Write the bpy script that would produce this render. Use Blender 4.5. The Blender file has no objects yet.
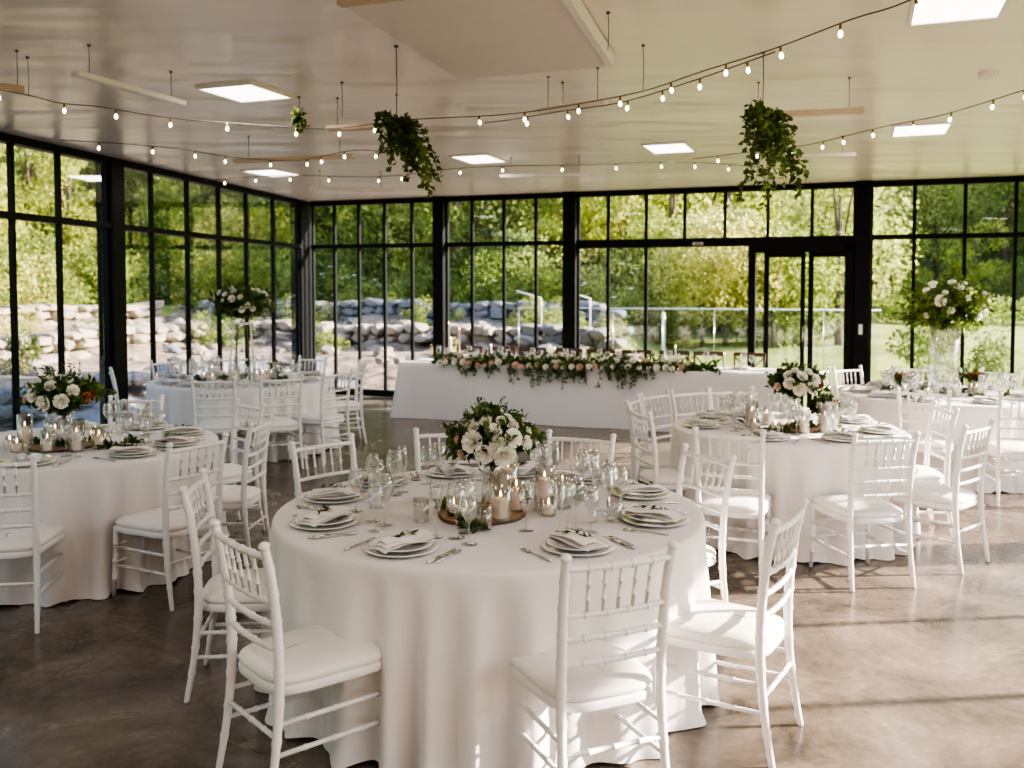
import bpy, math, random
from math import sin, cos, pi, radians as R, hypot, atan2, sqrt
from mathutils import Vector, Matrix
random.seed(7)
C = bpy.context.scene.collection

# ------------------------------------------------------------------ materials
def newmat(name):
    m = bpy.data.materials.new(name); m.use_nodes = True
    return m, m.node_tree, m.node_tree.nodes['Principled BSDF']

def mat(name, col, rough=.5, metal=0, var=.08, scale=8, bump=0, bscale=60, spec=.5, sheen=0, emit=0, ecol=None, coat=0, trans=0):
    m, nt, b = newmat(name); N = nt.nodes; L = nt.links
    b.inputs['Roughness'].default_value = rough; b.inputs['Metallic'].default_value = metal
    b.inputs['Specular IOR Level'].default_value = spec; b.inputs['Sheen Weight'].default_value = sheen
    b.inputs['Coat Weight'].default_value = coat
    tc = N.new('ShaderNodeTexCoord')
    nz = N.new('ShaderNodeTexNoise'); nz.inputs['Scale'].default_value = scale; nz.inputs['Detail'].default_value = 4
    L.new(tc.outputs['Object'], nz.inputs['Vector'])
    mx = N.new('ShaderNodeMix'); mx.data_type = 'RGBA'
    L.new(nz.outputs['Fac'], mx.inputs['Factor'])
    mx.inputs['A'].default_value = (*[max(0, c*(1-var)) for c in col], 1)
    mx.inputs['B'].default_value = (*[min(1, c*(1+var)) for c in col], 1)
    L.new(mx.outputs['Result'], b.inputs['Base Color'])
    if bump:
        n2 = N.new('ShaderNodeTexNoise'); n2.inputs['Scale'].default_value = bscale
        L.new(tc.outputs['Object'], n2.inputs['Vector'])
        bp = N.new('ShaderNodeBump'); bp.inputs['Strength'].default_value = bump; bp.inputs['Distance'].default_value = .01
        L.new(n2.outputs['Fac'], bp.inputs['Height']); L.new(bp.outputs['Normal'], b.inputs['Normal'])
    if emit:
        b.inputs['Emission Color'].default_value = (*(ecol or col), 1); b.inputs['Emission Strength'].default_value = emit
    if trans:
        out = N['Material Output']; tr = N.new('ShaderNodeBsdfTranslucent'); ms = N.new('ShaderNodeMixShader')
        L.new(mx.outputs['Result'], tr.inputs['Color']); ms.inputs[0].default_value = trans
        L.new(b.outputs[0], ms.inputs[1]); L.new(tr.outputs[0], ms.inputs[2]); L.new(ms.outputs[0], out.inputs['Surface'])
    return m

def leafmat(name, dark, light, trans=.35, rough=.55, rnd=True, scale=.9):
    m, nt, b = newmat(name); N = nt.nodes; L = nt.links
    b.inputs['Roughness'].default_value = rough; b.inputs['Specular IOR Level'].default_value = .3
    tc = N.new('ShaderNodeTexCoord'); nz = N.new('ShaderNodeTexNoise'); nz.inputs['Scale'].default_value = scale; nz.inputs['Detail'].default_value = 3
    L.new(tc.outputs['Object'], nz.inputs['Vector'])
    cr = N.new('ShaderNodeValToRGB'); cr.color_ramp.elements[0].position = .28; cr.color_ramp.elements[1].position = .6
    cr.color_ramp.elements[0].color = (*dark, 1); cr.color_ramp.elements[1].color = (*light, 1)
    L.new(nz.outputs['Fac'], cr.inputs[0])
    col = cr.outputs[0]
    if rnd:
        oi = N.new('ShaderNodeObjectInfo'); hs = N.new('ShaderNodeHueSaturation')
        mr = N.new('ShaderNodeMapRange'); mr.inputs[3].default_value = .475; mr.inputs[4].default_value = .52
        L.new(oi.outputs['Random'], mr.inputs[0]); L.new(mr.outputs[0], hs.inputs['Hue'])
        m2 = N.new('ShaderNodeMapRange'); m2.inputs[3].default_value = 1.25; m2.inputs[4].default_value = .7
        L.new(oi.outputs['Random'], m2.inputs[0]); L.new(m2.outputs[0], hs.inputs['Value'])
        L.new(col, hs.inputs['Color']); col = hs.outputs[0]
    L.new(col, b.inputs['Base Color'])
    tr = N.new('ShaderNodeBsdfTranslucent'); ms = N.new('ShaderNodeMixShader'); ms.inputs[0].default_value = trans
    L.new(col, tr.inputs['Color']); L.new(b.outputs[0], ms.inputs[1]); L.new(tr.outputs[0], ms.inputs[2])
    L.new(ms.outputs[0], N['Material Output'].inputs['Surface'])
    return m

def glassmat(name, base=.04, rim=.5, tint=(1, 1, 1), rough=.02, power=None):
    m, nt, b = newmat(name); N = nt.nodes; L = nt.links
    N.remove(b)
    tr = N.new('ShaderNodeBsdfTransparent'); tr.inputs[0].default_value = (*tint, 1)
    gl = N.new('ShaderNodeBsdfGlossy'); gl.inputs['Roughness'].default_value = rough; gl.inputs['Color'].default_value = (.95, .97, .97, 1)
    lw = N.new('ShaderNodeLayerWeight'); lw.inputs['Blend'].default_value = .25
    mr = N.new('ShaderNodeMapRange'); mr.inputs[3].default_value = base; mr.inputs[4].default_value = rim
    L.new(lw.outputs['Facing' if power else 'Fresnel'], mr.inputs[0])
    ms = N.new('ShaderNodeMixShader'); L.new(mr.outputs[0], ms.inputs[0]); L.new(tr.outputs[0], ms.inputs[1]); L.new(gl.outputs[0], ms.inputs[2])
    L.new(ms.outputs[0], N['Material Output'].inputs['Surface'])
    return m

M = {}
M['chair'] = mat('white_lacquer', (.77, .745, .73), .38, var=.03, bump=.05)
M['cushion'] = mat('ivory_cushion', (.80, .755, .71), .75, var=.03, sheen=.2, bump=.08, bscale=250)
M['cloth'] = mat('white_linen', (.74, .70, .68), .85, var=.02, sheen=.2, bump=.06, bscale=300)
M['cloth_bare'] = mat('head_cloth', (.70, .67, .68), .85, var=.03, scale=2, sheen=.2, bump=.05, bscale=200)
M['napkin'] = mat('napkin', (.82, .77, .74), .85, var=.03, bump=.1, bscale=200)
M['plate'] = mat('porcelain', (.82, .81, .79), .12, var=.01, coat=.3)
M['rim'] = mat('plate_rim', (.55, .53, .50), .15, var=.02)
M['steel'] = mat('cutlery_steel', (.62, .60, .58), .2, metal=1, var=.03)
M['frame'] = mat('black_aluminium', (.004, .005, .006), .5, var=.15, scale=2, spec=.2)
M['wood_dark'] = mat('dark_chair_wood', (.07, .035, .018), .45, var=.3, scale=20)
M['wood_slice'] = mat('wood_slice', (.42, .25, .13), .6, var=.25, scale=30)
M['bark'] = mat('bark', (.13, .095, .065), .9, var=.35, scale=10, bump=.4, bscale=20)
M['wax'] = mat('candle_wax_glow', (.90, .80, .66), .5, var=.03, emit=.16, ecol=(1, .70, .45))  # faint emission stands in for flame light glowing through the wax
M['wax_white'] = mat('white_taper', (.86, .82, .76), .5, var=.02)
M['wick'] = mat('wick', (.03, .02, .02), .9)
M['flame'] = mat('flame', (1, .6, .2), .5, emit=14, ecol=(1, .62, .25))
M['rose'] = mat('white_petals', (.95, .92, .84), .6, var=.05, scale=25, trans=.25)
M['rose_blush'] = mat('blush_petals', (.86, .66, .55), .6, var=.08, scale=25, trans=.25)
M['rust'] = mat('rust_petals', (.42, .17, .08), .7, var=.2, scale=25, trans=.2)
M['leaf'] = leafmat('bouquet_leaf', (.018, .045, .012), (.10, .17, .045), .25, rnd=False, scale=12)
M['leaf_light'] = leafmat('light_leaf', (.06, .10, .02), (.22, .30, .07), .35, rnd=False, scale=9)
M['vine_leaf'] = leafmat('vine_leaf', (.035, .07, .02), (.14, .21, .06), .35, rnd=False, scale=14)
M['sprig'] = leafmat('sprig_leaf', (.02, .045, .015), (.08, .13, .04), .2, rnd=False, scale=20)
M['stem'] = mat('green_stem', (.10, .16, .05), .6, var=.2)
M['glass'] = glassmat('clear_glass', .07, 1.0, (.95, .95, .95), .02, True)
M['pane'] = glassmat('window_pane', .012, .16, (.97, .985, .975), .0)
M['rail_glass'] = glassmat('fence_glass', .12, .7, (.80, .88, .92), .05)
M['timber'] = mat('pale_timber', (.62, .50, .38), .55, var=.1, scale=12)
M['raft'] = mat('raft_board', (.78, .72, .68), .6, var=.03)
M['white_metal'] = mat('white_metal', (.80, .79, .77), .4, var=.02)
M['wire'] = mat('wire', (.13, .11, .09), .6)
M['brass'] = mat('brass_cap', (.30, .20, .09), .4, metal=.6)
M['bulb'] = mat('lit_bulb', (1, .85, .6), .3, emit=6, ecol=(1, .78, .48))
M['lightpanel'] = mat('light_diffuser', (1, .97, .92), .5, emit=2.6, ecol=(1, .95, .87))
M['stone'] = mat('terrace_stone', (.30, .245, .19), .9, var=.5, scale=1.6, bump=.6, bscale=6)
M['stone_grey'] = mat('grey_stone', (.17, .17, .175), .9, var=.4, scale=2.2, bump=.6, bscale=7)
M['plain_wall'] = mat('painted_wall', (.66, .63, .60), .8, var=.02)
M['switch'] = mat('switch_plastic', (.75, .75, .73), .4)
M['bluepost'] = mat('pale_blue_paint', (.55, .68, .75), .5)
M['liquid'] = mat('amber_oil', (.35, .16, .04), .2)

def ceiling_mat():
    m, nt, b = newmat('ceiling_paint'); N = nt.nodes; L = nt.links
    b.inputs['Base Color'].default_value = (.86, .79, .75, 1); b.inputs['Roughness'].default_value = .28
    b.inputs['Specular IOR Level'].default_value = .55
    tc = N.new('ShaderNodeTexCoord'); mp = N.new('ShaderNodeMapping'); mp.inputs['Scale'].default_value = (.35, 1.1, 1); mp.inputs['Rotation'].default_value = (0, 0, .3)
    L.new(tc.outputs['Object'], mp.inputs[0])
    nz = N.new('ShaderNodeTexNoise'); nz.inputs['Scale'].default_value = 1.3; nz.inputs['Detail'].default_value = 2; L.new(mp.outputs[0], nz.inputs['Vector'])
    bp = N.new('ShaderNodeBump'); bp.inputs['Strength'].default_value = 1.0; bp.inputs['Distance'].default_value = .07
    L.new(nz.outputs['Fac'], bp.inputs['Height']); L.new(bp.outputs[0], b.inputs['Normal'])
    return m
def floor_mat():
    m, nt, b = newmat('polished_concrete'); N = nt.nodes; L = nt.links
    tc = N.new('ShaderNodeTexCoord')
    n1 = N.new('ShaderNodeTexNoise'); n1.inputs['Scale'].default_value = 1.7; n1.inputs['Detail'].default_value = 9; n1.inputs['Roughness'].default_value = .68; n1.inputs['Distortion'].default_value = .6
    n2 = N.new('ShaderNodeTexNoise'); n2.inputs['Scale'].default_value = .55; n2.inputs['Detail'].default_value = 4
    n3 = N.new('ShaderNodeTexNoise'); n3.inputs['Scale'].default_value = 22; n3.inputs['Detail'].default_value = 5
    for n in (n1, n2, n3): L.new(tc.outputs['Object'], n.inputs['Vector'])
    c1 = N.new('ShaderNodeValToRGB'); e = c1.color_ramp.elements; e[0].position = .32; e[0].color = (.050, .041, .032, 1); e[1].position = .68; e[1].color = (.23, .185, .145, 1)
    L.new(n1.outputs['Fac'], c1.inputs[0])
    mx = N.new('ShaderNodeMix'); mx.data_type = 'RGBA'; mx.blend_type = 'OVERLAY'; mx.inputs['Factor'].default_value = .6
    L.new(c1.outputs[0], mx.inputs['A']); L.new(n2.outputs['Fac'], mx.inputs['B'])
    mx2 = N.new('ShaderNodeMix'); mx2.data_type = 'RGBA'; mx2.blend_type = 'OVERLAY'; mx2.inputs['Factor'].default_value = .35
    L.new(mx.outputs['Result'], mx2.inputs['A']); L.new(n3.outputs['Fac'], mx2.inputs['B'])
    # hairline cracks
    vo = N.new('ShaderNodeTexVoronoi'); vo.feature = 'DISTANCE_TO_EDGE'; vo.inputs['Scale'].default_value = .33
    dn = N.new('ShaderNodeTexNoise'); dn.inputs['Scale'].default_value = 2.5; L.new(tc.outputs['Object'], dn.inputs['Vector'])
    va = N.new('ShaderNodeVectorMath'); va.operation = 'SCALE'; va.inputs['Scale'].default_value = .5; L.new(dn.outputs['Color'], va.inputs[0])
    vb = N.new('ShaderNodeVectorMath'); vb.operation = 'ADD'; L.new(tc.outputs['Object'], vb.inputs[0]); L.new(va.outputs[0], vb.inputs[1]); L.new(vb.outputs[0], vo.inputs['Vector'])
    lt = N.new('ShaderNodeMapRange'); lt.inputs[1].default_value = 0; lt.inputs[2].default_value = .0025; lt.inputs[3].default_value = .45; lt.inputs[4].default_value = 1; L.new(vo.outputs['Distance'], lt.inputs[0])
    mx3 = N.new('ShaderNodeMix'); mx3.data_type = 'RGBA'; mx3.blend_type = 'MULTIPLY'; mx3.inputs['Factor'].default_value = .7
    L.new(mx2.outputs['Result'], mx3.inputs['A']); L.new(lt.outputs[0], mx3.inputs['B'])
    L.new(mx3.outputs['Result'], b.inputs['Base Color'])
    rr = N.new('ShaderNodeMapRange'); rr.inputs[3].default_value = .14; rr.inputs[4].default_value = .36; L.new(n1.outputs['Fac'], rr.inputs[0]); L.new(rr.outputs[0], b.inputs['Roughness'])
    b.inputs['Specular IOR Level'].default_value = .6
    bp = N.new('ShaderNodeBump'); bp.inputs['Strength'].default_value = .06; bp.inputs['Distance'].default_value = .01; L.new(n3.outputs['Fac'], bp.inputs['Height']); L.new(bp.outputs[0], b.inputs['Normal'])
    return m
def ground_mat(name, a, b_, c, scale=1.2):
    m, nt, b = newmat(name); N = nt.nodes; L = nt.links; b.inputs['Roughness'].default_value = .95; b.inputs['Specular IOR Level'].default_value = .1
    tc = N.new('ShaderNodeTexCoord'); nz = N.new('ShaderNodeTexNoise'); nz.inputs['Scale'].default_value = scale; nz.inputs['Detail'].default_value = 8; nz.inputs['Roughness'].default_value = .7
    L.new(tc.outputs['Object'], nz.inputs['Vector'])
    cr = N.new('ShaderNodeValToRGB'); e = cr.color_ramp.elements; e[0].position = .35; e[0].color = (*a, 1); e[1].position = .65; e[1].color = (*c, 1)
    x = e.new(.5); x.color = (*b_, 1)
    L.new(nz.outputs['Fac'], cr.inputs[0]); L.new(cr.outputs[0], b.inputs['Base Color'])
    return m
M['ceiling'] = ceiling_mat(); M['floor'] = floor_mat()
M['lawn'] = ground_mat('lawn_grass', (.14, .18, .04), (.26, .29, .08), (.34, .35, .13), .5)
M['dirt'] = ground_mat('rocky_dirt', (.07, .05, .035), (.24, .185, .135), (.40, .32, .25), 3.2)
M['hillground'] = ground_mat('hillside_scrub', (.03, .05, .015), (.09, .12, .035), (.18, .18, .08), .8)
M['patio'] = ground_mat('outdoor_paving', (.17, .17, .18), (.27, .27, .28), (.38, .37, .36), 2.5)

# ------------------------------------------------------------------ mesh builder
class MB:
    def __init__(s): s.v = []; s.f = []; s.mi = []
    def add(s, vs, fs, mi=0):
        n = len(s.v); s.v += [tuple(v) for v in vs]; s.f += [tuple(i+n for i in f) for f in fs]; s.mi += [mi]*len(fs); return s
    def box(s, x0, x1, y0, y1, z0, z1, mtx=None, mi=0):
        vs = [Vector(p) for p in ((x0,y0,z0),(x1,y0,z0),(x1,y1,z0),(x0,y1,z0),(x0,y0,z1),(x1,y0,z1),(x1,y1,z1),(x0,y1,z1))]
        if mtx: vs = [mtx @ v for v in vs]
        return s.add(vs, [(0,3,2,1),(4,5,6,7),(0,1,5,4),(1,2,6,5),(2,3,7,6),(3,0,4,7)], mi)
    def tube(s, pts, rad, seg=8, caps=True, mi=0):
        pts = [Vector(p) for p in pts]; n = len(pts)
        if not hasattr(rad, '__len__'): rad = [rad]*n
        vs = []; ref = None
        for i, p in enumerate(pts):
            t = (pts[min(i+1, n-1)] - pts[max(i-1, 0)])
            t = t.normalized() if t.length > 1e-9 else Vector((0, 0, 1))
            if ref is None: ref = Vector((1, 0, 0)) if abs(t.x) < .8 else Vector((0, 1, 0))
            u = (ref - t*ref.dot(t)).normalized(); ref = u; w = t.cross(u)
            for k in range(seg):
                a = 2*pi*k/seg; vs.append(p + (u*cos(a) + w*sin(a))*rad[i])
        fs = [(i*seg+k, i*seg+(k+1) % seg, (i+1)*seg+(k+1) % seg, (i+1)*seg+k) for i in range(n-1) for k in range(seg)]
        if caps: fs += [tuple(range(seg-1, -1, -1)), tuple((n-1)*seg+k for k in range(seg))]
        return s.add(vs, fs, mi)
    def lathe(s, prof, seg=24, c=(0, 0, 0), mi=0, rfun=None):
        vs = []; n = len(prof)
        for r, z in prof:
            for k in range(seg):
                a = 2*pi*k/seg; rr = r*(rfun(a) if rfun else 1); vs.append((c[0]+rr*cos(a), c[1]+rr*sin(a), c[2]+z))
        fs = [(i*seg+k, i*seg+(k+1) % seg, (i+1)*seg+(k+1) % seg, (i+1)*seg+k) for i in range(n-1) for k in range(seg)]
        if prof[0][0] > 1e-4 and False: fs.append(tuple(range(seg-1, -1, -1)))
        return s.add(vs, fs, mi)
    def xf(s, m): s.v = [tuple(m @ Vector(v)) for v in s.v]; return s
    def mesh(s, name, mats, smooth=True):
        me = bpy.data.meshes.new(name); me.from_pydata(s.v, [], s.f)
        for m in (mats if isinstance(mats, (list, tuple)) else [mats]): me.materials.append(m)
        me.polygons.foreach_set('material_index', s.mi)
        me.polygons.foreach_set('use_smooth', [bool(smooth)]*len(s.f)); me.update(); return me
    def build(s, name, mats, parent=None, smooth=True, loc=None, bevel=0):
        o = bpy.data.objects.new(name, s.mesh(name, mats, smooth)); C.objects.link(o)
        if parent: o.parent = parent
        if loc: o.location = loc
        if bevel:
            md = o.modifiers.new('bevel', 'BEVEL'); md.width = bevel; md.segments = 2; md.limit_method = 'ANGLE'
        return o
def tag(o, label, cat, group=None, kind=None):
    o['label'] = label; o['category'] = cat
    if group: o['group'] = group
    if kind: o['kind'] = kind
    return o
def empty(name, label, cat, loc=(0, 0, 0), rz=0, group=None, kind=None):
    o = bpy.data.objects.new(name, None); C.objects.link(o); o.empty_display_size = .1
    o.location = loc; o.rotation_euler = (0, 0, rz)
    return tag(o, label, cat, group, kind)
def link_mesh(name, me, parent=None, loc=(0, 0, 0), rot=(0, 0, 0), sc=1):
    o = bpy.data.objects.new(name, me); C.objects.link(o); o.parent = parent; o.location = loc; o.rotation_euler = rot
    o.scale = (sc, sc, sc) if not hasattr(sc, '__len__') else sc
    return o
def dup(root, loc, rz=0, label=None, group=None):
    r = root.copy(); C.objects.link(r); r.location = loc; r.rotation_euler = (0, 0, rz)
    if label: r['label'] = label
    if group: r['group'] = group
    def rec(a, b):
        for ch in a.children:
            c = ch.copy(); C.objects.link(c); c.parent = b; rec(ch, c)
    rec(root, r); return r

# ------------------------------------------------------------------ layout constants (metres; camera looks along +Y)
CORNER = Vector((-3.506, 15.712, 0)); AL = 1.3809; AB = .34297
DL = Vector((-cos(AL), -sin(AL), 0)); DB = Vector((cos(AB), -sin(AB), 0))
NL = Vector((-DL.y, DL.x, 0))          # candidate normals; make them point outside
if NL.x > 0: NL = -NL
NB = Vector((-DB.y, DB.x, 0))
if NB.y < 0: NB = -NB
CEIL = 3.25; TOP = 3.22; TR = 2.482
SB = 12.6                               # length of the glazed back wall
SL = 19.5
RC = CORNER + DB*SB

# ------------------------------------------------------------------ shell
def wall_m(origin, d, n):               # local x along the wall, local y outwards, z up
    m = Matrix.Identity(4)
    m.col[0][:3] = d; m.col[1][:3] = n; m.col[3][:3] = origin
    return m
WL = wall_m(CORNER, DL, NL); WB = wall_m(CORNER, DB, NB)
NR = Vector((0.9835, -.181, 0)).normalized(); DR = DL.copy(); WR = wall_m(RC, DR, NR)
far_l = CORNER + DL*SL; far_r = RC + DL*(SL-3.4)
def slab(name, z0, z1, m, label, cat, grow=.35):
    pts = [CORNER + NL*grow + NB*grow, RC + NB*grow + NR*grow, far_r + NR*grow, far_l + NL*grow]
    n = 4; mb = MB(); mb.add([(p.x, p.y, z0) for p in pts] + [(p.x, p.y, z1) for p in pts],
        [(3,2,1,0) if False else (0,1,2,3), (7,6,5,4), (0,4,5,1), (1,5,6,2), (2,6,7,3), (3,7,4,0)])
    return tag(mb.build(name, m, smooth=False), label, cat, kind='structure')
slab('floor', -.12, 0, M['floor'], 'polished brown grey concrete floor of the hall', 'floor')
slab('ceiling', CEIL, CEIL+.25, M['ceiling'], 'smooth off white ceiling of the hall', 'ceiling', .5)
d = (far_r - far_l); ln = d.length; dn = d.normalized(); nn = Vector((dn.y, -dn.x, 0))
tag(MB().box(-.2, ln+.2, 0, .2, 0, CEIL, wall_m(far_l, dn, nn)).build('wall_rear', M['plain_wall'], smooth=False), 'plain painted wall behind the viewpoint', 'wall', kind='structure')

FW = .022
def bar(mb, W, x0, x1, z0, z1, y0=-.022, y1=.03): mb.box(x0, x1, y0, y1, z0, z1, W)
wn = [0]
def window(W, s0, s1, mull_lo, mull_up, label, header=0, skip=None):
    wn[0] += 1
    e = empty('window_%d' % wn[0], label, 'window', kind='structure')
    mb = MB(); bar(mb, W, s0, s1, TOP-.05, CEIL, -.06, .06); bar(mb, W, s0, s1, TR-.032-header, TR+.032, -.06, .06)
    if not skip: bar(mb, W, s0, s1, 0, .09, -.06, .06)
    else:
        bar(mb, W, s0, skip[0], 0, .09, -.06, .06); bar(mb, W, skip[1], s1, 0, .09, -.06, .06)
    bar(mb, W, s0, s0+.03, .09, TOP-.05); bar(mb, W, s1-.03, s1, .09, TOP-.05)
    mb.build('window_frame', M['frame'], e, smooth=False)
    for x in mull_lo: 
        b = MB(); bar(b, W, x-FW, x+FW, .09, TR-.032-header); b.build('mullion', M['frame'], e, smooth=False)
    for x in mull_up:
        b = MB(); bar(b, W, x-FW, x+FW, TR+.032, TOP-.05); b.build('mullion', M['frame'], e, smooth=False)
    def panes(ms, z0, z1, sk=None):
        xs = [s0] + list(ms) + [s1]
        for a, b_ in zip(xs[:-1], xs[1:]):
            if sk and a >= sk[0]-.05 and b_ <= sk[1]+.05: continue
            p = MB(); p.add([W @ Vector(q) for q in ((a, 0, z0), (b_, 0, z0), (b_, 0, z1), (a, 0, z1))], [(0, 1, 2, 3)])
            p.build('pane', M['pane'], e, smooth=False)
    panes(mull_lo, .09, TR-.04-header, skip); panes(mull_up, TR+.03, TOP-.05)
    return e
tn = [0]
def column(W, s0, s1, label, y0=-.14, y1=.14):
    tn[0] += 1
    mb = MB(); bar(mb, W, s0, s1, 0, CEIL, y0, y1)
    return tag(mb.build('trim_%d' % tn[0], M['frame'], smooth=False, bevel=.004), label, 'column', kind='structure')
# left wall
column(WL, -.12, .34, 'black steel corner post where the left and back glazing meet', -.06, .14)
window(WL, .34, 5.24, [1.29, 2.18, 2.99, 3.80, 4.61], [1.29, 2.18, 2.99, 3.80, 4.61], 'black framed window run on the left between the wide column and the corner')
column(WL, 5.24, 5.47, 'wide black steel column in the left glazing', -.07, .14)
window(WL, 5.47, 9.7, [6.28, 6.95, 7.65, 8.35, 9.05], [6.28, 6.95, 7.65, 8.35, 9.05], 'black framed window run at the left edge in front of the wide column')
column(WL, 9.7, 10.0, 'black column of the left glazing nearer than the view')
window(WL, 10.0, SL, [10.9, 11.8, 12.7, 13.6, 14.5, 15.4, 16.3, 17.2, 18.1], [10.9, 11.8, 12.7, 13.6, 14.5, 15.4, 16.3, 17.2, 18.1], 'black framed window run beside the viewpoint on the left')
# back wall
window(WB, .12, 2.42, [.55, 1.01, 1.49, 1.99], [.55, 1.01, 1.49, 1.99], 'black framed window of narrow panes at the back left corner')
column(WB, 2.42, 2.60, 'slim black column in the back glazing left of the long table')
window(WB, 2.60, 4.59, [3.05, 3.59, 4.12], [3.05, 3.59, 4.12], 'black framed four pane window behind the garland')
column(WB, 4.59, 4.79, 'black column in the middle of the back glazing')
window(WB, 4.79, 8.77, [5.27, 5.85, 7.36], [5.27, 5.85, 6.42, 7.0, 7.6, 8.2], 'black framed window with the large pane beside the sliding door', header=.06, skip=(7.36, 8.77))
column(WB, 8.77, 8.97, 'wide black column right of the sliding door', -.16, .16)
window(WB, 8.97, SB, [9.52, 10.14, 10.74, 11.35, 11.96], [9.52, 10.14, 10.74, 11.35, 11.96], 'black framed window run at the far right behind the tall flowers')
column(WB, SB-.06, SB+.2, 'black corner post at the right end of the back glazing')
# right wall (sun side)
S2 = SL-3.4
xs = [i*.95+.9 for i in range(4)]
window(WR, .12, 4.8, xs, xs, 'black framed window run on the sunny right side, far end')
column(WR, 4.8, 5.2, 'black column of the right glazing')
xs = [6.2, 7.15, 8.1, 9.0, 9.9]
window(WR, 5.2, 10.8, xs, xs, 'black framed window run on the sunny right side, middle')
column(WR, 10.8, 11.4, 'black column of the right glazing beside the viewpoint')
xs = [12.3, 13.2, 14.1, 15.0]
window(WR, 11.4, S2, xs, xs, 'black framed window run on the sunny right side, near end')

# sliding door
door = empty('door_1', 'black framed glass sliding door in the back wall', 'door', kind='structure')
mb = MB(); bar(mb, WB, 7.36, 7.44, 0, TR-.09, -.07, .07); bar(mb, WB, 8.64, 8.77, 0, TR-.09, -.1, .1); bar(mb, WB, 7.36, 8.77, TR-.19, TR-.09, -.1, .1); bar(mb, WB, 7.36, 8.77, 0, .03, -.06, .06)
mb.build('door_frame', M['frame'], door, smooth=False)
for a, b_, y in ((7.56, 8.12, -.045), (8.16, 8.70, .04)):
    mb = MB()
    for q in ((a, a+.07), (b_-.06, b_)): mb.box(q[0], q[1], y-.022, y+.022, .03, TR-.19, WB)
    mb.box(a, b_, y-.022, y+.022, .03, .13, WB); mb.box(a, b_, y-.022, y+.022, TR-.26, TR-.19, WB)
    lf = mb.build('sliding_leaf', M['frame'], door, smooth=False)
    p = MB(); p.add([WB @ Vector(q) for q in ((a, y, .1), (b_, y, .1), (b_, y, TR-.2), (a, y, TR-.2))], [(0, 1, 2, 3)]); p.build('pane', M['pane'], lf, smooth=False)
p = MB(); p.add([WB @ Vector(q) for q in ((7.44, .06, .05), (7.6, .06, .05), (7.6, .06, TR-.2), (7.44, .06, TR-.2))], [(0, 1, 2, 3)]); p.build('pane', M['pane'], door, smooth=False)
hb = MB(); hb.box(8.09, 8.105, -.10, -.085, .95, 1.25, WB); hb.box(8.09, 8.105, -.09, -.06, .97, .99, WB); hb.box(8.09, 8.105, -.09, -.06, 1.21, 1.23, WB)
hb.build('door_handle', M['steel'], door)
sw = empty('light_switch', 'small white switch plate on the black column right of the sliding door', 'switch')
MB().box(8.83, 8.88, -.172, -.16, 1.15, 1.29, WB).build('switch_plate', M['switch'], sw, smooth=False)
MB().box(8.842, 8.868, -.178, -.172, 1.19, 1.25, WB).build('rocker', M['switch'], sw, smooth=False)
cb = empty('door_sensor', 'small grey sensor box on the header left of the sliding door', 'sensor')
MB().box(6.55, 6.7, -.10, -.06, TR-.075, TR-.03, WB).build('sensor_case', M['rim'], cb, smooth=False)
MB().box(6.58, 6.67, -.105, -.10, TR-.065, TR-.045, WB).build('sensor_lens', M['wire'], cb, smooth=False)

# ------------------------------------------------------------------ ceiling fittings
def light_panel(cx, cy, w, d_, rz, label, power=26):
    e = empty('ceiling_light', label, 'ceiling light', (cx, cy, CEIL), rz, 'square ceiling light panels')
    fr = MB(); t = .02
    for q in ((-w/2-t, w/2+t, -d_/2-t, -d_/2), (-w/2-t, w/2+t, d_/2, d_/2+t), (-w/2-t, -w/2, -d_/2, d_/2), (w/2, w/2+t, -d_/2, d_/2)): fr.box(*q, -.022, 0)
    fr.build('light_frame', M['white_metal'], e, smooth=False)
    MB().box(-w/2, w/2, -d_/2, d_/2, -.014, -.002).build('diffuser', M['lightpanel'], e, smooth=False)
    la = bpy.data.lights.new('panel_lamp', 'AREA'); la.shape = 'RECTANGLE'; la.size = w; la.size_y = d_; la.energy = power; la.color = (1, .92, .86)
    lo = bpy.data.objects.new('panel_lamp', la); C.objects.link(lo); lo.parent = e; lo.location = (0, 0, -.03)
LP = 10
for cx, cy, w, d_, lab in ((-1.98, 6.90, .45, .5, 'square light panel in the ceiling left of the first hanging vine'), (-.37, 10.4, .42, .6, 'light panel in the ceiling behind the first hanging vine'),
        (1.63, 9.6, .42, .6, 'light panel in the ceiling left of the second hanging vine'), (3.75, 8.5, .45, .58, 'light panel in the ceiling right of the second hanging vine'),
        (2.30, 4.8, .42, .52, 'large bright light panel at the top right corner'), (-3.02, 11.65, .45, .6, 'small light panel in the ceiling near the back left corner')):
    light_panel(cx, cy, w, d_, -.36, lab, LP)
for cx, cy in ((-2.6, 2.4), (.6, 2.0), (-3.2, -.6), (0, -1.2), (3.2, 1.2), (2.6, -1.6), (4.8, 4.6)):  # unseen panels added to raise the fill light inside the hall
    light_panel(cx, cy, .5, .5, -.36, 'square fill light panel added to the ceiling above and behind the viewpoint', LP*.9)

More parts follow.
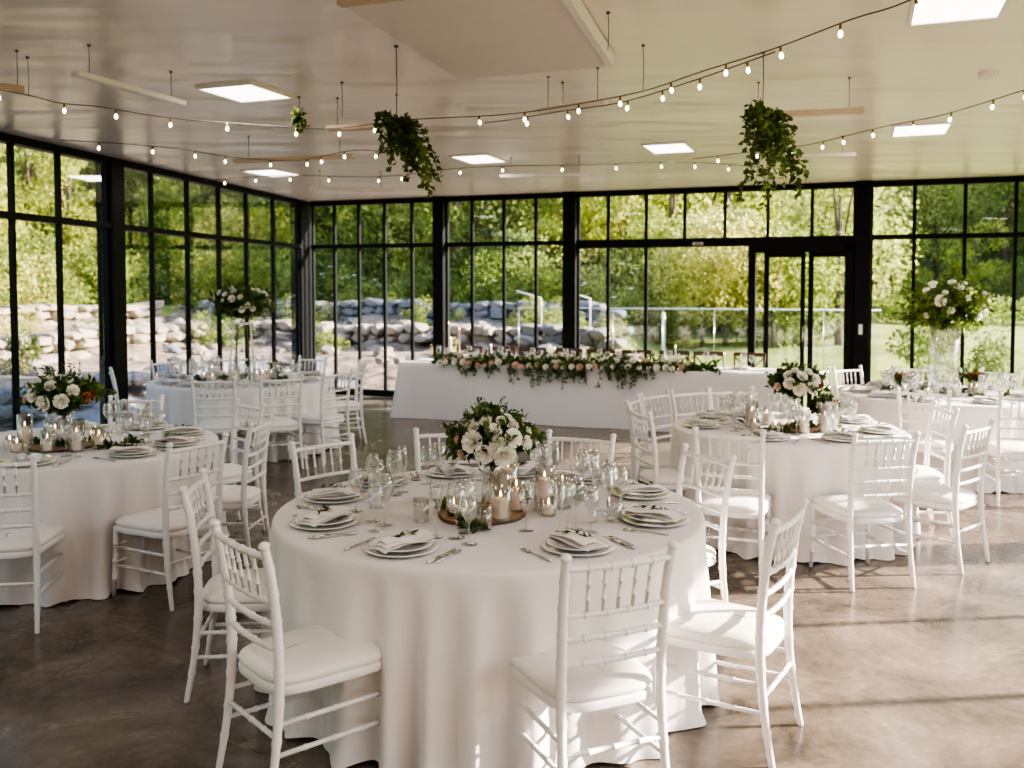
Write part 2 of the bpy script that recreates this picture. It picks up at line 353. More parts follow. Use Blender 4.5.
raft = empty('ceiling_raft', 'large square white board hanging just below the ceiling at the top of the view', 'ceiling panel')
P4 = [(-.84, 4.53), (-.35, 6.18), (.62, 5.79), (.18, 4.16)]
mb = MB(); mb.add([(x, y, 3.17) for x, y in P4] + [(x, y, 3.235) for x, y in P4], [(0,1,2,3), (7,6,5,4), (0,4,5,1), (1,5,6,2), (2,6,7,3), (3,7,4,0)])
mb.build('board', M['raft'], raft, smooth=False)
def strip(mb, a, b_, z0, z1, w):
    a = Vector((*a, 0)); b_ = Vector((*b_, 0)); d_ = (b_-a).normalized(); mb.box(0, (b_-a).length, -w/2, w/2, z0, z1, wall_m(a, d_, Vector((-d_.y, d_.x, 0))))
mb = MB(); strip(mb, P4[0], P4[3], 3.155, 3.24, .05); mb.build('near_edge_batten', M['timber'], raft, smooth=False)
mb = MB(); strip(mb, P4[2], P4[3], 3.155, 3.24, .04); mb.build('side_edge_batten', M['white_metal'], raft, smooth=False)
for x, y in P4: MB().tube([(x*.9, y*.98+.1, 3.2), (x*.9, y*.98+.1, CEIL)], .004, 6).build('hanger', M['wire'], raft)
tag(MB().lathe([(0, -.04), (.05, -.04), (.062, -.03), (.065, 0)], 24, (3.23, 6.3, CEIL)).build('smoke_detector', M['white_metal']), 'round white smoke detector on the ceiling at right', 'smoke detector')

def plank(a, b_, z, w, m, label, hang=True):
    e = empty('hanging_plank', label, 'plank', (a[0], a[1], z), 0, 'slim boards hung from the ceiling')
    b0 = (b_[0]-a[0], b_[1]-a[1]); mb = MB(); strip(mb, (0, 0), b0, 0, .035, w); mb.build('board', m, e, smooth=False, bevel=.004)
    for t in (.12, .88):
        q = MB().tube([(b0[0]*t, b0[1]*t, .03), (b0[0]*t, b0[1]*t, CEIL-z)], .0022, 6)
        q.lathe([(0, -.008), (.009, -.008), (.011, 0)], 12, (b0[0]*t, b0[1]*t, CEIL-z)); q.build('hanging_wire', M['wire'], e)
plank((1.66, 6.63), (2.44, 6.43), 3.0, .07, M['timber'], 'pale board hung from the ceiling behind the second hanging vine')
plank((.20, 6.47), (.62, 6.13), 3.0, .06, M['raft'], 'pale board hung above the light string at top centre')
plank((-1.42, 7.16), (-.80, 7.0), 3.0, .09, M['timber'], 'short timber board hung left of the first hanging vine')
plank((-2.69, 8.98), (-1.47, 8.64), 3.0, .08, M['timber'], 'long brownish board hung over the left tables')
plank((-.13, 10.39), (.86, 10.2), 3.02, .1, M['white_metal'], 'long white board hung over the garland table')
plank((-3.3, 5.6), (-3.02, 5.75), 3.0, .08, M['timber'], 'timber board hung at the upper left edge')
plank((-2.5, 11.44), (-1.54, 11.68), 3.0, .1, M['raft'], 'grey board hung near the back left corner')
plank((-2.59, 5.5), (-2.27, 6.39), 3.04, .06, M['white_metal'], 'thin white board hung at the upper left')
plank((2.3, 9.0), (3.3, 8.9), 3.05, .08, M['raft'], 'grey board hung in front of the back right light panel')

def leafset(mb, tips, n, size, spread, rng, mi=0, droop=0):
    for (p, dirv) in tips:
        pass
def leaf(mb, p, d_, up, L_, W_, mi=0, fold=.25):
    d_ = d_.normalized(); s = d_.cross(up)
    if s.length < 1e-3: s = Vector((1, 0, 0))
    s.normalize(); n = s.cross(d_)
    a = p; m1 = p + d_*L_*.5; t = p + d_*L_ - n*L_*.12
    mb.add([a, m1 + s*W_*.5 + n*W_*fold, t, m1 - s*W_*.5 + n*W_*fold, m1], [(0, 4, 1), (4, 2, 1), (0, 3, 4), (4, 3, 2)], mi)
def rv(rng): 
    while True:
        v = Vector((rng.uniform(-1, 1), rng.uniform(-1, 1), rng.uniform(-1, 1)))
        if .05 < v.length < 1: return v.normalized()
def branch(mb, pts, rng, n, L_, W_, r=.0015, mi_leaf=0, mi_stem=1):
    pts = [Vector(p) for p in pts]; mb.tube(pts, [r*(1.3-.8*i/(len(pts)-1)) for i in range(len(pts))], 4, False, mi_stem)
    for i in range(n):
        t = (i+.5)/n*(len(pts)-1); k = min(int(t), len(pts)-2); p = pts[k].lerp(pts[k+1], t-k); tan = (pts[k+1]-pts[k]).normalized()
        d_ = (tan*.5 + rv(rng)).normalized(); leaf(mb, p, d_, rv(rng), L_*rng.uniform(.7, 1.2), W_*rng.uniform(.8, 1.2), mi_leaf)
def curve_pts(p0, d0, length, droop, rng, n=6, wig=.15):
    p = Vector(p0); d_ = Vector(d0).normalized(); out = [p.copy()]
    for i in range(n):
        d_ = (d_ + Vector((0, 0, -droop)) + rv(rng)*wig).normalized(); p = p + d_*(length/n); out.append(p.copy())
    return out

def hanging_vine(x, y, ztop, seed, label, n=26, length=.5, wide=.22, lean=.1):
    rng = random.Random(seed)
    e = empty('hanging_vine', label, 'hanging plant', (x, y, ztop))
    q = MB().tube([(0, 0, 0), (.003, 0, (CEIL-ztop)*.5), (0, 0, CEIL-ztop)], .0028, 6); q.lathe([(0, -.01), (.012, -.01), (.014, 0)], 12, (0, 0, CEIL-ztop)); q.build('hanging_wire', M['wire'], e)
    mb = MB()
    for i in range(n):
        a = rng.uniform(0, 2*pi); t = rng.random(); st = Vector((-wide*.45+wide*.9*t+rng.uniform(-.03, .03), rng.uniform(-.05, .05), .015-.05*t+rng.uniform(-.03, .03)))
        L_ = length*rng.uniform(.25, .55+.45*t); d_ = Vector((cos(a)*.22+lean*.4, sin(a)*.3, -.12)).normalized(); p = st.copy(); pts = [p.copy()]
        for k in range(6):
            d_ = (d_ + Vector((lean*.14, 0, -.42)) + rv(rng)*.18).normalized(); p = p + d_*(L_/6); pts.append(p.copy())
        branch(mb, pts, rng, int(40*L_/length)+6, .05, .034, .0022, 2 if rng.random() < .4 else 0, 1)
    mb.build('trailing_foliage', [M['vine_leaf'], M['stem'], M['leaf_light']], e)
hanging_vine(-.70, 5.62, 2.82, 3, 'trailing green vine hanging from the ceiling left of centre', 26, .60, .26, .5)
hanging_vine(1.56, 5.77, 2.91, 5, 'trailing green vine hanging from the ceiling right of centre', 30, .72, .20, .15)
hanging_vine(-1.63, 7.1, 3.12, 8, 'tiny bunch of greenery hanging beside the left ceiling light', 4, .16, .03, .0)
def drop_wire(x, y, z0, label):
    e = empty('suspension_wire', label, 'wire', (x, y, z0), 0, 'bare suspension wires')
    MB().tube([(0, 0, 0), (.004, 0, .1), (0, 0, CEIL-z0)], .0022, 6).build('wire_strand', M['wire'], e)
    MB().lathe([(0, -.01), (.009, -.01), (.011, 0)], 12, (0, 0, CEIL-z0)).build('ceiling_hook', M['wire'], e)
for x, y, z0, l in ((-3.07, 5.89, 3.0, 'bare wire dropping from the ceiling to the light string at far left'), (-1.21, 6.6, 3.0, 'bare wire dropping from the ceiling between the vine and the left light panel'),
        (.51, 4.94, 3.05, 'bare wire at the corner of the big ceiling board'), (.79, 5.6, 2.98, 'bare wire carrying the light string right of the big ceiling board'), (.36, 6.6, 3.1, 'short bare wire below the big ceiling board')):
    drop_wire(x, y, z0, l)

def string_lights(pts, z, label, step=.42, seed=1, sag=.03):
    rng = random.Random(seed)
    pts = [Vector((x, y, z)) for x, y in pts]
    # densify with Catmull-Rom
    out = []
    for i in range(len(pts)-1):
        p0, p1, p2, p3 = pts[max(i-1, 0)], pts[i], pts[i+1], pts[min(i+2, len(pts)-1)]
        for k in range(8):
            t = k/8; out.append(.5*((2*p1) + (p2-p0)*t + (2*p0-5*p1+4*p2-p3)*t*t + (-p0+3*p1-3*p2+p3)*t**3))
    out.append(pts[-1])
    e = empty('string_lights', label, 'string lights', out[0]); o0 = out[0]
    loc = [p-o0 for p in out]; MB().tube(loc, .0038, 5).build('cable', M['wire'], e)
    sock = MB().lathe([(0, 0), (.006, 0), (.007, -.02), (.008, -.03), (.006, -.032)], 10).mesh('socket', M['brass'])
    bulb = MB().lathe([(.005, -.03), (.010, -.040), (.012, -.050), (.009, -.061), (.001, -.066)], 12).mesh('bulb', M['bulb'])
    acc = 0
    for a, b_ in zip(loc[:-1], loc[1:]):
        acc += (b_-a).length
        if acc > step:
            acc = rng.uniform(-.08, .08); rx = rng.uniform(-.3, .3)
            s = link_mesh('socket', sock, e, a, (rx, rx*.5, 0)); link_mesh('bulb', bulb, s)
S1 = [(-3.3, 5.42), (-3.05, 5.84), (-2.97, 6.09), (-2.76, 6.22), (-2.44, 6.62), (-1.88, 6.9), (-1.39, 7.07), (-.77, 6.7), (-.08, 6.5), (.32, 6.22), (.79, 5.75), (1.06, 5.22), (1.32, 4.74), (1.53, 4.22), (1.67, 3.96), (1.8, 3.4)]
string_lights(S1, 3.0, 'long string of warm bulbs swagged from the left edge to the top right corner', .36, 1)
string_lights([(-.2, 6.75), (0.0, 6.62), (.33, 6.32), (.7, 6.02), (1.04, 5.42), (1.34, 4.74)], 2.99, 'second strand of warm bulbs running beside the long string at top centre', .4, 2)
string_lights([(-3.71, 7.59), (-3.26, 7.8), (-2.9, 8.08), (-2.54, 8.64), (-2.01, 8.77), (-1.34, 8.14), (-.9, 8.64)], 3.0, 'string of warm bulbs above the back left table', .34, 3)
string_lights([(1.7, 8.7), (2.12, 8.26), (2.5, 7.86), (2.79, 6.99), (3.02, 6.5), (3.14, 5.69), (3.18, 5.29)], 3.0, 'string of warm bulbs at upper right below the smoke detector', .3, 4)
string_lights([(-3.6, 10.8), (-2.6, 10.3), (-1.5, 10.4), (-.4, 9.6), (.8, 9.4), (1.7, 9.2), (2.6, 9.6)], 3.04, 'faint distant string of bulbs near the back windows', .4, 5)

# ------------------------------------------------------------------ chiavari chair
def bamboo(p0, p1, r0, r1, nodes, bulge=.0035, mid=None):
    p0 = Vector(p0); p1 = Vector(p1); pts = []; rad = []; n = max(2, nodes*4)
    ts = [i/24 for i in range(25)] if mid else [0, 1]
    marks = [(i+1)/(nodes+1) for i in range(nodes)]
    for m_ in marks: ts += [m_-.012, m_-.006, m_+.006, m_+.012]
    for t in sorted(set(ts)):
        if mid:
            a = p0.lerp(mid, t); b_ = mid.lerp(p1, t); p = a.lerp(b_, t)
        else: p = p0.lerp(p1, t)
        r = r0+(r1-r0)*t
        if any(abs(t-m_) < .0065 for m_ in marks): r += bulge
        pts.append(p); rad.append(r)
    return pts, rad
def chiavari():
    e = empty('chiavari_chair', 'x', 'chair')
    ch = M['chair']
    for s in (-1, 1):
        mb = MB()
        # rear leg and back post in one curved run
        key = [(s*.196, -.262, 0), (s*.190, -.228, .20), (s*.186, -.210, .41), (s*.187, -.215, .60), (s*.191, -.235, .78), (s*.196, -.262, .905)]
        pts = []; rad = []
        for i in range(len(key)-1):
            p0, p1, p2, p3 = [Vector(key[j]) for j in (max(i-1, 0), i, i+1, min(i+2, len(key)-1))]
            for k in range(12):
                t = k/12; pts.append(.5*((2*p1)+(p2-p0)*t+(2*p0-5*p1+4*p2-p3)*t*t+(-p0+3*p1-3*p2+p3)*t**3))
        pts.append(Vector(key[-1]))
        nodes = (.12, .24, .36, .47, .56, .65, .74, .83)
        for p in pts:
            r = .012+.0055*min(1, p.z/.4) - .002*max(0, (p.z-.5)/.4)
            if any(abs(p.z-n_) < .008 for n_ in nodes): r += .0028
            rad.append(r)
        d_ = (pts[-1]-pts[-2]).normalized(); q = pts[-1]
        pts += [q+d_*.003, q+d_*.008, q+d_*.016, q+d_*.022]; rad += [.0185, .0195, .016, .006]
        mb.tube(pts, rad, 10); mb.build('rear_leg', ch, e)
        p_, r_ = bamboo((s*.194, .222, 0), (s*.182, .205, .405), .0115, .018, 3)
        MB().tube(p_, r_, 10).build('front_leg', ch, e)
    def by(z):  # y of the back posts at height z
        ks = [(.41, -.210), (.60, -.215), (.78, -.235), (.905, -.262)]
        for (a, ya), (b_, yb) in zip(ks[:-1], ks[1:]):
            if a <= z <= b_: return ya+(yb-ya)*(z-a)/(b_-a)
        return -.265
    for k, (z, r) in enumerate(((.872, .0125), (.712, .0105), (.632, .0105), (.548, .0105))):
        p_, r_ = bamboo((-.19, by(z), z), (.19, by(z), z), r, r, 4, .003, Vector((0, by(z)-.032, z)))
        MB().tube(p_, r_, 8).build('top_rail' if k == 0 else 'back_rail', ch, e)
    for i in range(5):
        x = (-.5+(i+1)/6)*.345; c = 1-(x/.19)**2
        p_, r_ = bamboo((x*.95, by(.712)-.016*c, .712), (x, by(.872)-.016*c, .872), .0065, .0065, 2, .0028)
        MB().tube(p_, r_, 7).build('spindle', ch, e)
    # seat frame: rounded trapezium ring
    def outline(w0, w1, y0, y1, rr, n=6):
        cs = [(w1/2, y1), (-w1/2, y1), (-w0/2, y0), (w0/2, y0)]; out = []
        for i in range(4):
            p = Vector((*cs[i], 0)); a = Vector((*cs[i-1], 0)); b_ = Vector((*cs[(i+1) % 4], 0))
            pa = p+(a-p).normalized()*rr; pb = p+(b_-p).normalized()*rr
            for k in range(n+1):
                t = k/n; out.append(pa.lerp(p, t).lerp(p.lerp(pb, t), t))
        return out
    def layered(lays, m, name):
        mb = MB(); n = len(lays[0][0]); vs = []
        for o, z in lays: vs += [(p.x, p.y, z) for p in o]
        fs = [(i*n+k, i*n+(k+1) % n, (i+1)*n+(k+1) % n, (i+1)*n+k) for i in range(len(lays)-1) for k in range(n)]
        fs += [tuple(range(n-1, -1, -1)), tuple((len(lays)-1)*n+k for k in range(n))]
        mb.add(vs, fs); return mb.build(name, m, e)
    O = lambda g: outline(.375+2*g, .435+2*g, -.222-g, .240+g, .12)
    layered([(O(-.012), .376), (O(-.002), .379), (O(0), .384), (O(0), .405), (O(-.004), .411), (O(-.012), .413)], ch, 'seat_frame')
    # cushion: domed grid
    mb = MB(); rings = []; zs = [(-.014, .408), (-.003, .417), (.001, .428), (-.004, .440), (-.018, .450), (-.045, .459), (-.09, .466), (-.14, .469)]
    n = len(O(0)); vs = []
    for g, z in zs: vs += [(p.x, p.y, z) for p in outline(.375+2*g, .435+2*g, -.222-g, .240+g, max(.03, .12+g*.5))]
    vs.append((0, 0, .471)); c = len(vs)-1; k0 = (len(zs)-1)*n
    fs = [(i*n+k, i*n+(k+1) % n, (i+1)*n+(k+1) % n, (i+1)*n+k) for i in range(len(zs)-1) for k in range(n)] + [(k0+k, k0+(k+1) % n, c) for k in range(n)]
    mb.add(vs, fs); o = mb.build('seat_cushion', M['cushion'], e); o['label'] = 'padded ivory seat cushion'
    def fx(z): return .192-.010*z/.405
    def ry(z): return -.285+(.09)*min(1, z/.42)**.6 if z > 0 else -.285
    for s in (-1, 1):
        for z in (.285, .18):
            p_, r_ = bamboo((s*fx(z), .22-.03*z, z), (s*.190, (-.232 if z < .25 else -.222), z+.01), .009, .009, 3, .0025); MB().tube(p_, r_, 7).build('stretcher', ch, e)
    for z in (.30, .20):
        p_, r_ = bamboo((-fx(z), .211, z), (fx(z), .211, z), .009, .009, 3, .0025); MB().tube(p_, r_, 7).build('stretcher', ch, e)
    p_, r_ = bamboo((-.188, -.224, .25), (.188, -.224, .25), .009, .009, 3, .0025); MB().tube(p_, r_, 7).build('stretcher', ch, e)
    return e
chair0 = chiavari(); chair0.scale = (1.02, 1.03, 1.015); used = []
def place_chair(tc, bearing, dist, label, group, twist=0):
    a = R(bearing); d_ = dist-.265
    x = tc[0]+cos(a)*d_; y = tc[1]+sin(a)*d_; rz = a+pi-pi/2+R(twist)
    if not used:
        used.append(1); c = chair0; c.location = (x, y, 0); c.rotation_euler = (0, 0, rz); c['label'] = label; c['group'] = group
        return c
    return dup(chair0, (x, y, 0), rz, label, group)

# ------------------------------------------------------------------ tables
def cloth_round(R0, h, seed, folds=15):
    rng = random.Random(seed); mb = MB(); seg = 420; ph = [rng.uniform(0, 2*pi) for _ in range(6)]
    def fold(a, t):
        w = a + .22*sin(2*a+ph[0]) + .12*sin(5*a+ph[1])
        f = cos(folds*w+ph[2]); f = (abs(f)**.8)*(1 if f > 0 else -1)
        g = .45*cos((folds*2-3)*a+ph[3]) + .35*cos((folds//2+1)*a+ph[4])
        return (f*.046 + g*.034)*t**.75
    rows = [(0, 0), (.3, 0), (.6, 0), (.85, 0), (.97, 0)]
    vs = [(0, 0, h)]; rr = [.25, .5, .75, .9, .97, .99]
    for q in rr:
        for k in range(seg):
            a = 2*pi*k/seg; vs.append((R0*q*cos(a), R0*q*sin(a), h))
    n2 = 22; nr = len(rr)
    prof = [(1.0, h-.002), (1.006, h-.008), (1.010, h-.02)]
    for q, z in prof:
        for k in range(seg):
            a = 2*pi*k/seg; vs.append((R0*q*cos(a), R0*q*sin(a), z))
    for i in range(1, n2+1):
        t = i/n2; z = (h-.02)*(1-t)+.006*t
        for k in range(seg):
            a = 2*pi*k/seg; r = R0*1.010 + .018*t + fold(a, t) + (.03*max(0, t-.93)/.07*(.5+.5*sin(folds*a+ph[5])) if t > .93 else 0)
            zz = z + (.012*sin(folds*a*1.0+ph[2]+1)*t if t > .9 else 0)
            vs.append((r*cos(a), r*sin(a), max(.004, zz)))
    rows_n = nr+len(prof)+n2
    fs = [(0, 1+k, 1+(k+1) % seg) for k in range(seg)]
    for i in range(rows_n-1):
        for k in range(seg): fs.append((1+i*seg+k, 1+(i+1)*seg+k, 1+(i+1)*seg+(k+1) % seg, 1+i*seg+(k+1) % seg))
    mb.add(vs, fs); return mb
TH = .76
TABLES = [((-.104, 4.251), .977, 'central foreground table'), ((2.037, 6.742), .829, 'right hand middle table'), ((-2.894, 6.006), .907, 'left edge table'),
          ((-3.016, 10.246), 1.0, 'back left table'), ((4.184, 8.865), .936, 'far right table')]
for i, ((x, y), r, nm) in enumerate(TABLES):
    e = empty('round_table', 'round folding banquet table hidden under the white cloth of the %s' % nm, 'table', (x, y, 0), .3, 'round banquet tables')
    MB().lathe([(0, TH-.035), (r-.03, TH-.035), (r-.02, TH-.03), (r-.02, TH-.008), (r-.03, TH-.004), (0, TH-.004)], 48).build('tabletop', M['timber'], e)
    for sx in (-1, 1):
        for sy in (-1, 1):
            MB().tube([(sx*.5, sy*.45, 0), (sx*.5, sy*.45, TH-.035)], .014, 8).build('leg', M['steel'], e)
    c = cloth_round(r, TH+.002, 10+i, (20, 18, 19, 20, 19)[i]).build('tablecloth', M['cloth'], None, loc=(x, y, 0))
    tag(c, 'floor length white tablecloth falling in folds over the %s' % nm, 'tablecloth', 'round white tablecloths')

CH = {
 0: [(-126, 1.37, 'nearest left one seen from behind'), (-173, 1.33, 'left side, just behind the nearest left one'), (136, 1.35, 'back left one left of the wine glasses'),
     (102, 1.36, 'back one left of the bouquet'), (66, 1.25, 'back one just right of the bouquet'), (26, 1.26, 'right back one nearest the next table'),
     (-32, 1.385, 'right front one with sun on its seat'), (-71, 1.355, 'front one seen from directly behind')],
 1: [(-123, 1.42, 'near left one right behind the central table'), (-84, 1.38, 'front one seen from behind'), (-45, 1.32, 'right front one seen side on'), (-4, 1.12, 'right side chair'),
     (-167, 1.16, 'nearest of the chairs along its left side'), (160, 1.16, 'second chair along its left side'), (138, 1.16, 'third chair along its left side'), (117, 1.14, 'fourth chair along its left side'), (98, 1.14, 'back one left of the bouquet')],
 2: [(-80, 1.38, 'front one cut by the left picture edge'), (-38, 1.38, 'front right one seen from behind'), (-3, 1.26, 'right side one tilted view'), (43, 1.26, 'back right chair'), (94, 1.25, 'back one nearest the left windows')],
 3: [(-155, 1.34, 'left side one beside the wide column'), (148, 1.32, 'back left chair'), (119, 1.30, 'back one second from the left'), (100, 1.30, 'back one behind the tall flowers'), (66, 1.30, 'back right one by the corner post'),
     (18, 1.34, 'right side one nearest the long table'), (-33, 1.45, 'front right chair'), (-60, 1.55, 'front one right of its middle'), (-84, 1.5, 'front middle chair')],
 4: [(-88, 1.45, 'front one at the right picture edge'), (-122, 1.32, 'front left one half hidden by the middle table'), (116, 1.22, 'back left one in front of the black column'), (136, 1.25, 'leftmost back one beside the sliding door'),
     (38, 1.2, 'back right chair'), (80, 1.22, 'back middle one behind the tall vase')]}
TW = {(0, -126): -13, (0, -71): 4, (0, 102): 0, (1, -123): 12, (1, -84): 4, (1, -45): -4, (4, -88): -12, (2, -38): 8, (2, 94): 0}
for i, lst in CH.items():
    for b_, dd, l in lst:
        place_chair(TABLES[i][0], b_, dd, 'white chair at the %s, %s' % (TABLES[i][2], l), 'white chairs at the round tables', TW.get((i, b_), 0))

# ------------------------------------------------------------------ tableware meshes (shared)
me_charger = MB().lathe([(0, .002), (.10, .002), (.125, .008), (.142, .014), (.145, .0155), (.142, .018), (.122, .012), (.1, .007), (0, .007)], 40).mesh('charger_plate', M['plate'])
me_plate = MB().lathe([(0, .001), (.075, .001), (.105, .010), (.122, .017), (.125, .019), (.121, .0205), (.1, .014), (.078, .006), (0, .006)], 40).mesh('dinner_plate', M['plate'])
def napkin_mesh(seed):
    rng = random.Random(seed); mb = MB(); nx, ny = 12, 8
    for lay in range(3):
        vs = []; L_ = .20-.012*lay; W_ = .10-.012*lay
        for j in range(ny+1):
            for i in range(nx+1):
                u = i/nx-.5; v = j/ny-.5; w = W_*(1+.35*u)
                x = u*L_; y = v*w
                z = .008+lay*.006 + .006*cos(v*pi)*1 + .004*sin(7*u+lay+seed) - max(0, abs(x)-.085)*.35
                vs.append((x+lay*.004, y+lay*.003*(-1)**lay, z))
        mb.add(vs, [(j*(nx+1)+i, j*(nx+1)+i+1, (j+1)*(nx+1)+i+1, (j+1)*(nx+1)+i) for j in range(ny) for i in range(nx)])
    return mb.mesh('napkin', M['napkin'])
me_nap = [napkin_mesh(s) for s in range(3)]
def sprig_mesh(seed):
    rng = random.Random(seed); mb = MB(); pts = [(-.055, 0, .004), (-.02, .006, .008), (.02, -.004, .008), (.06, .01, .006)]
    branch(mb, pts, rng, 16, .032, .015, .0013)
    mb.v = [(x, y, max(.0015, z*.55)) for x, y, z in mb.v]
    return mb.mesh('herb_sprig', [M['sprig'], M['stem']])
me_sprig = [sprig_mesh(s) for s in range(3)]
def fork():
    mb = MB(); mb.tube([(0, -.10, .003), (0, -.03, .005), (0, .03, .007), (0, .045, .006)], [.005, .004, .0025, .003], 6)
    mb.box(-.010, .010, .045, .062, .003, .006)
    for k in range(4): mb.box(-.010+k*.0058, -.0075+k*.0058, .060, .098, .003, .006)
    return mb.mesh('fork', M['steel'])
def knife():
    mb = MB(); mb.tube([(0, -.11, .004), (0, -.02, .004)], [.006, .005], 6)
    mb.add([(-.004, -.02, .004), (.008, -.02, .004), (.010, .04, .004), (.006, .09, .004), (-.003, .105, .004), (-.004, -.02, .0055), (.006, -.02, .0055), (.007, .04, .0055), (.004, .09, .0055), (-.003, .105, .0055)],
           [(0, 1, 2, 3, 4), (9, 8, 7, 6, 5), (0, 5, 6, 1), (1, 6, 7, 2), (2, 7, 8, 3), (3, 8, 9, 4), (4, 9, 5, 0)]); return mb.mesh('knife', M['steel'])
me_fork, me_knife = fork(), knife()
def glassprof(h, bowl, foot, stem_top, rimr):
    return [(0, .002), (foot, .0015), (foot, .003), (.006, .008), (.0035, .02), (.0032, stem_top), (.012, stem_top+.008), (bowl*.8, stem_top+.03), (bowl, stem_top+.055), (bowl*.97, (stem_top+.055+h)/2), (rimr, h), (rimr-.0012, h), (bowl*.96, (stem_top+.055+h)/2), (bowl-.002, stem_top+.056), (bowl*.78, stem_top+.034), (0.001, stem_top+.014)]
me_wine = MB().lathe(glassprof(.225, .041, .036, .095, .030), 24).mesh('wine_glass', M['glass'])
me_wine2 = MB().lathe(glassprof(.195, .034, .033, .085, .026), 24).mesh('wine_glass', M['glass'])
me_flute = MB().lathe(glassprof(.235, .026, .032, .085, .022), 24).mesh('flute_glass', M['glass'])
me_tumb = MB().lathe([(0, .004), (.030, .002), (.033, .004), (.036, .10), (.0345, .10), (.031, .008), (0, .008)], 24).mesh('water_tumbler', M['glass'])
me_cyl = {h: MB().lathe([(0, .003), (r-.002, .001), (r, .004), (r, h), (r-.0025, h), (r-.003, .007), (0, .007)], 28).mesh('candle_glass', M['glass']) for h, r in ((.20, .048), (.14, .043), (.08, .037), (.26, .05))}
me_bottle = MB().lathe([(0, .001), (.024, .002), (.026, .012), (.024, .04), (.010, .06), (.009, .085), (.012, .09), (.0, .092)], 20).mesh('salt_shaker', M['glass'])
def setting(i, ang, label, T, rr, full=True, sprig=True):
    (tx, ty), r, nm = T; a = R(ang); cx, cy = tx+cos(a)*rr, ty+sin(a)*rr; z = TH+.003; rz = a+pi/2
    rng = random.Random(int(ang*7+i*100)); G = 'place settings on the %s' % nm
    ex = cos(rz); ey = sin(rz)   # sitter's right is +local x
    def at(lx, ly): return (cx+lx*cos(rz)-ly*sin(rz), cy+lx*sin(rz)+ly*cos(rz))
    k = i
    tag(link_mesh('charger_plate', me_charger, None, (cx, cy, z), (0, 0, rz)), 'wide white lower plate, %s of the %s' % (label, nm), 'plate', 'charger plates on the '+nm)
    tag(link_mesh('dinner_plate', me_plate, None, (cx, cy, z+.0125), (0, 0, rz)), 'white dinner plate under a napkin, %s of the %s' % (label, nm), 'plate', 'dinner plates on the '+nm)
    tw = rng.uniform(-.5, .7)
    tag(link_mesh('folded_napkin', me_nap[rng.randrange(3)], None, (cx, cy, z+.024), (0, 0, rz+pi/2+tw), 1.25), 'folded pale napkin laid across the plate, %s of the %s' % (label, nm), 'napkin', 'folded napkins on the '+nm)
    if sprig: tag(link_mesh('herb_sprig', me_sprig[rng.randrange(3)], None, (cx, cy, z+.056), (0, 0, rz+pi/2+tw+rng.uniform(-.4, .4)), 1.25), 'green leaf sprig on the napkin, %s of the %s' % (label, nm), 'sprig', 'leaf sprigs on the '+nm)
    x, y = at(-.19, .0); tag(link_mesh('fork', me_fork, None, (x, y, z), (0, 0, rz+rng.uniform(-.1, .1))), 'steel fork left of the plate, %s of the %s' % (label, nm), 'fork', 'forks on the '+nm)
    if full:
        x, y = at(-.165, .0)
    x, y = at(.185, .0); tag(link_mesh('knife', me_knife, None, (x, y, z), (0, 0, rz+rng.uniform(-.1, .1))), 'steel knife right of the plate, %s of the %s' % (label, nm), 'knife', 'knives on the '+nm)
    if full:
        x, y = at(.21, .0); tag(link_mesh('fork', me_fork, None, (x+.001, y, z), (0, 0, rz+rng.uniform(-.05, .05)), .9), 'small steel fork beside the knife, %s of the %s' % (label, nm), 'fork', 'small forks on the '+nm)
    for (lx, ly, me, n_, lab) in ((.12, .25, me_wine, 'wine_glass', 'tall empty wine glass'), (.19, .19, me_wine2, 'wine_glass', 'shorter empty wine glass'), (.04, .22, me_flute, 'flute_glass', 'slim empty flute glass')):
        x, y = at(lx+rng.uniform(-.015, .015), ly+rng.uniform(-.015, .015))
        tag(link_mesh(n_, me, None, (x, y, z), (0, 0, 0)), '%s behind the plate, %s of the %s' % (lab, label, nm), 'glass', lab+'es on the '+nm)
SET = {0: [(168, 'left side rear'), (-156, 'left side'), (-115, 'front left'), (-62, 'front right'), (-20, 'right side'), (18, 'right side rear'), (50, 'back right'), (78, 'back right of centre'), (107, 'back left of centre'), (139, 'back left')],
       1: [(180, 'left side'), (140, 'back left'), (105, 'back'), (-118, 'front left'), (-72, 'front right'), (-25, 'right side'), (22, 'right side rear'), (65, 'back right')],
       2: [(-83, 'front'), (-36, 'front right'), (-4, 'right side'), (32, 'back right'), (70, 'back'), (112, 'back left')],
       3: [(-145, 'left side'), (-115, 'front left'), (-85, 'front'), (-50, 'front right'), (-15, 'right side'), (35, 'back right'), (80, 'back'), (130, 'back left'), (170, 'left side rear')],
       4: [(165, 'left side'), (-160, 'front left'), (-125, 'front'), (-85, 'front middle'), (-45, 'front right'), (120, 'back left'), (75, 'back'), (35, 'back right')]}
for i, lst in SET.items():
    for k, (b_, l) in enumerate(lst):
        setting(k, b_, l, TABLES[i], TABLES[i][1]-.20, full=(i == 0))

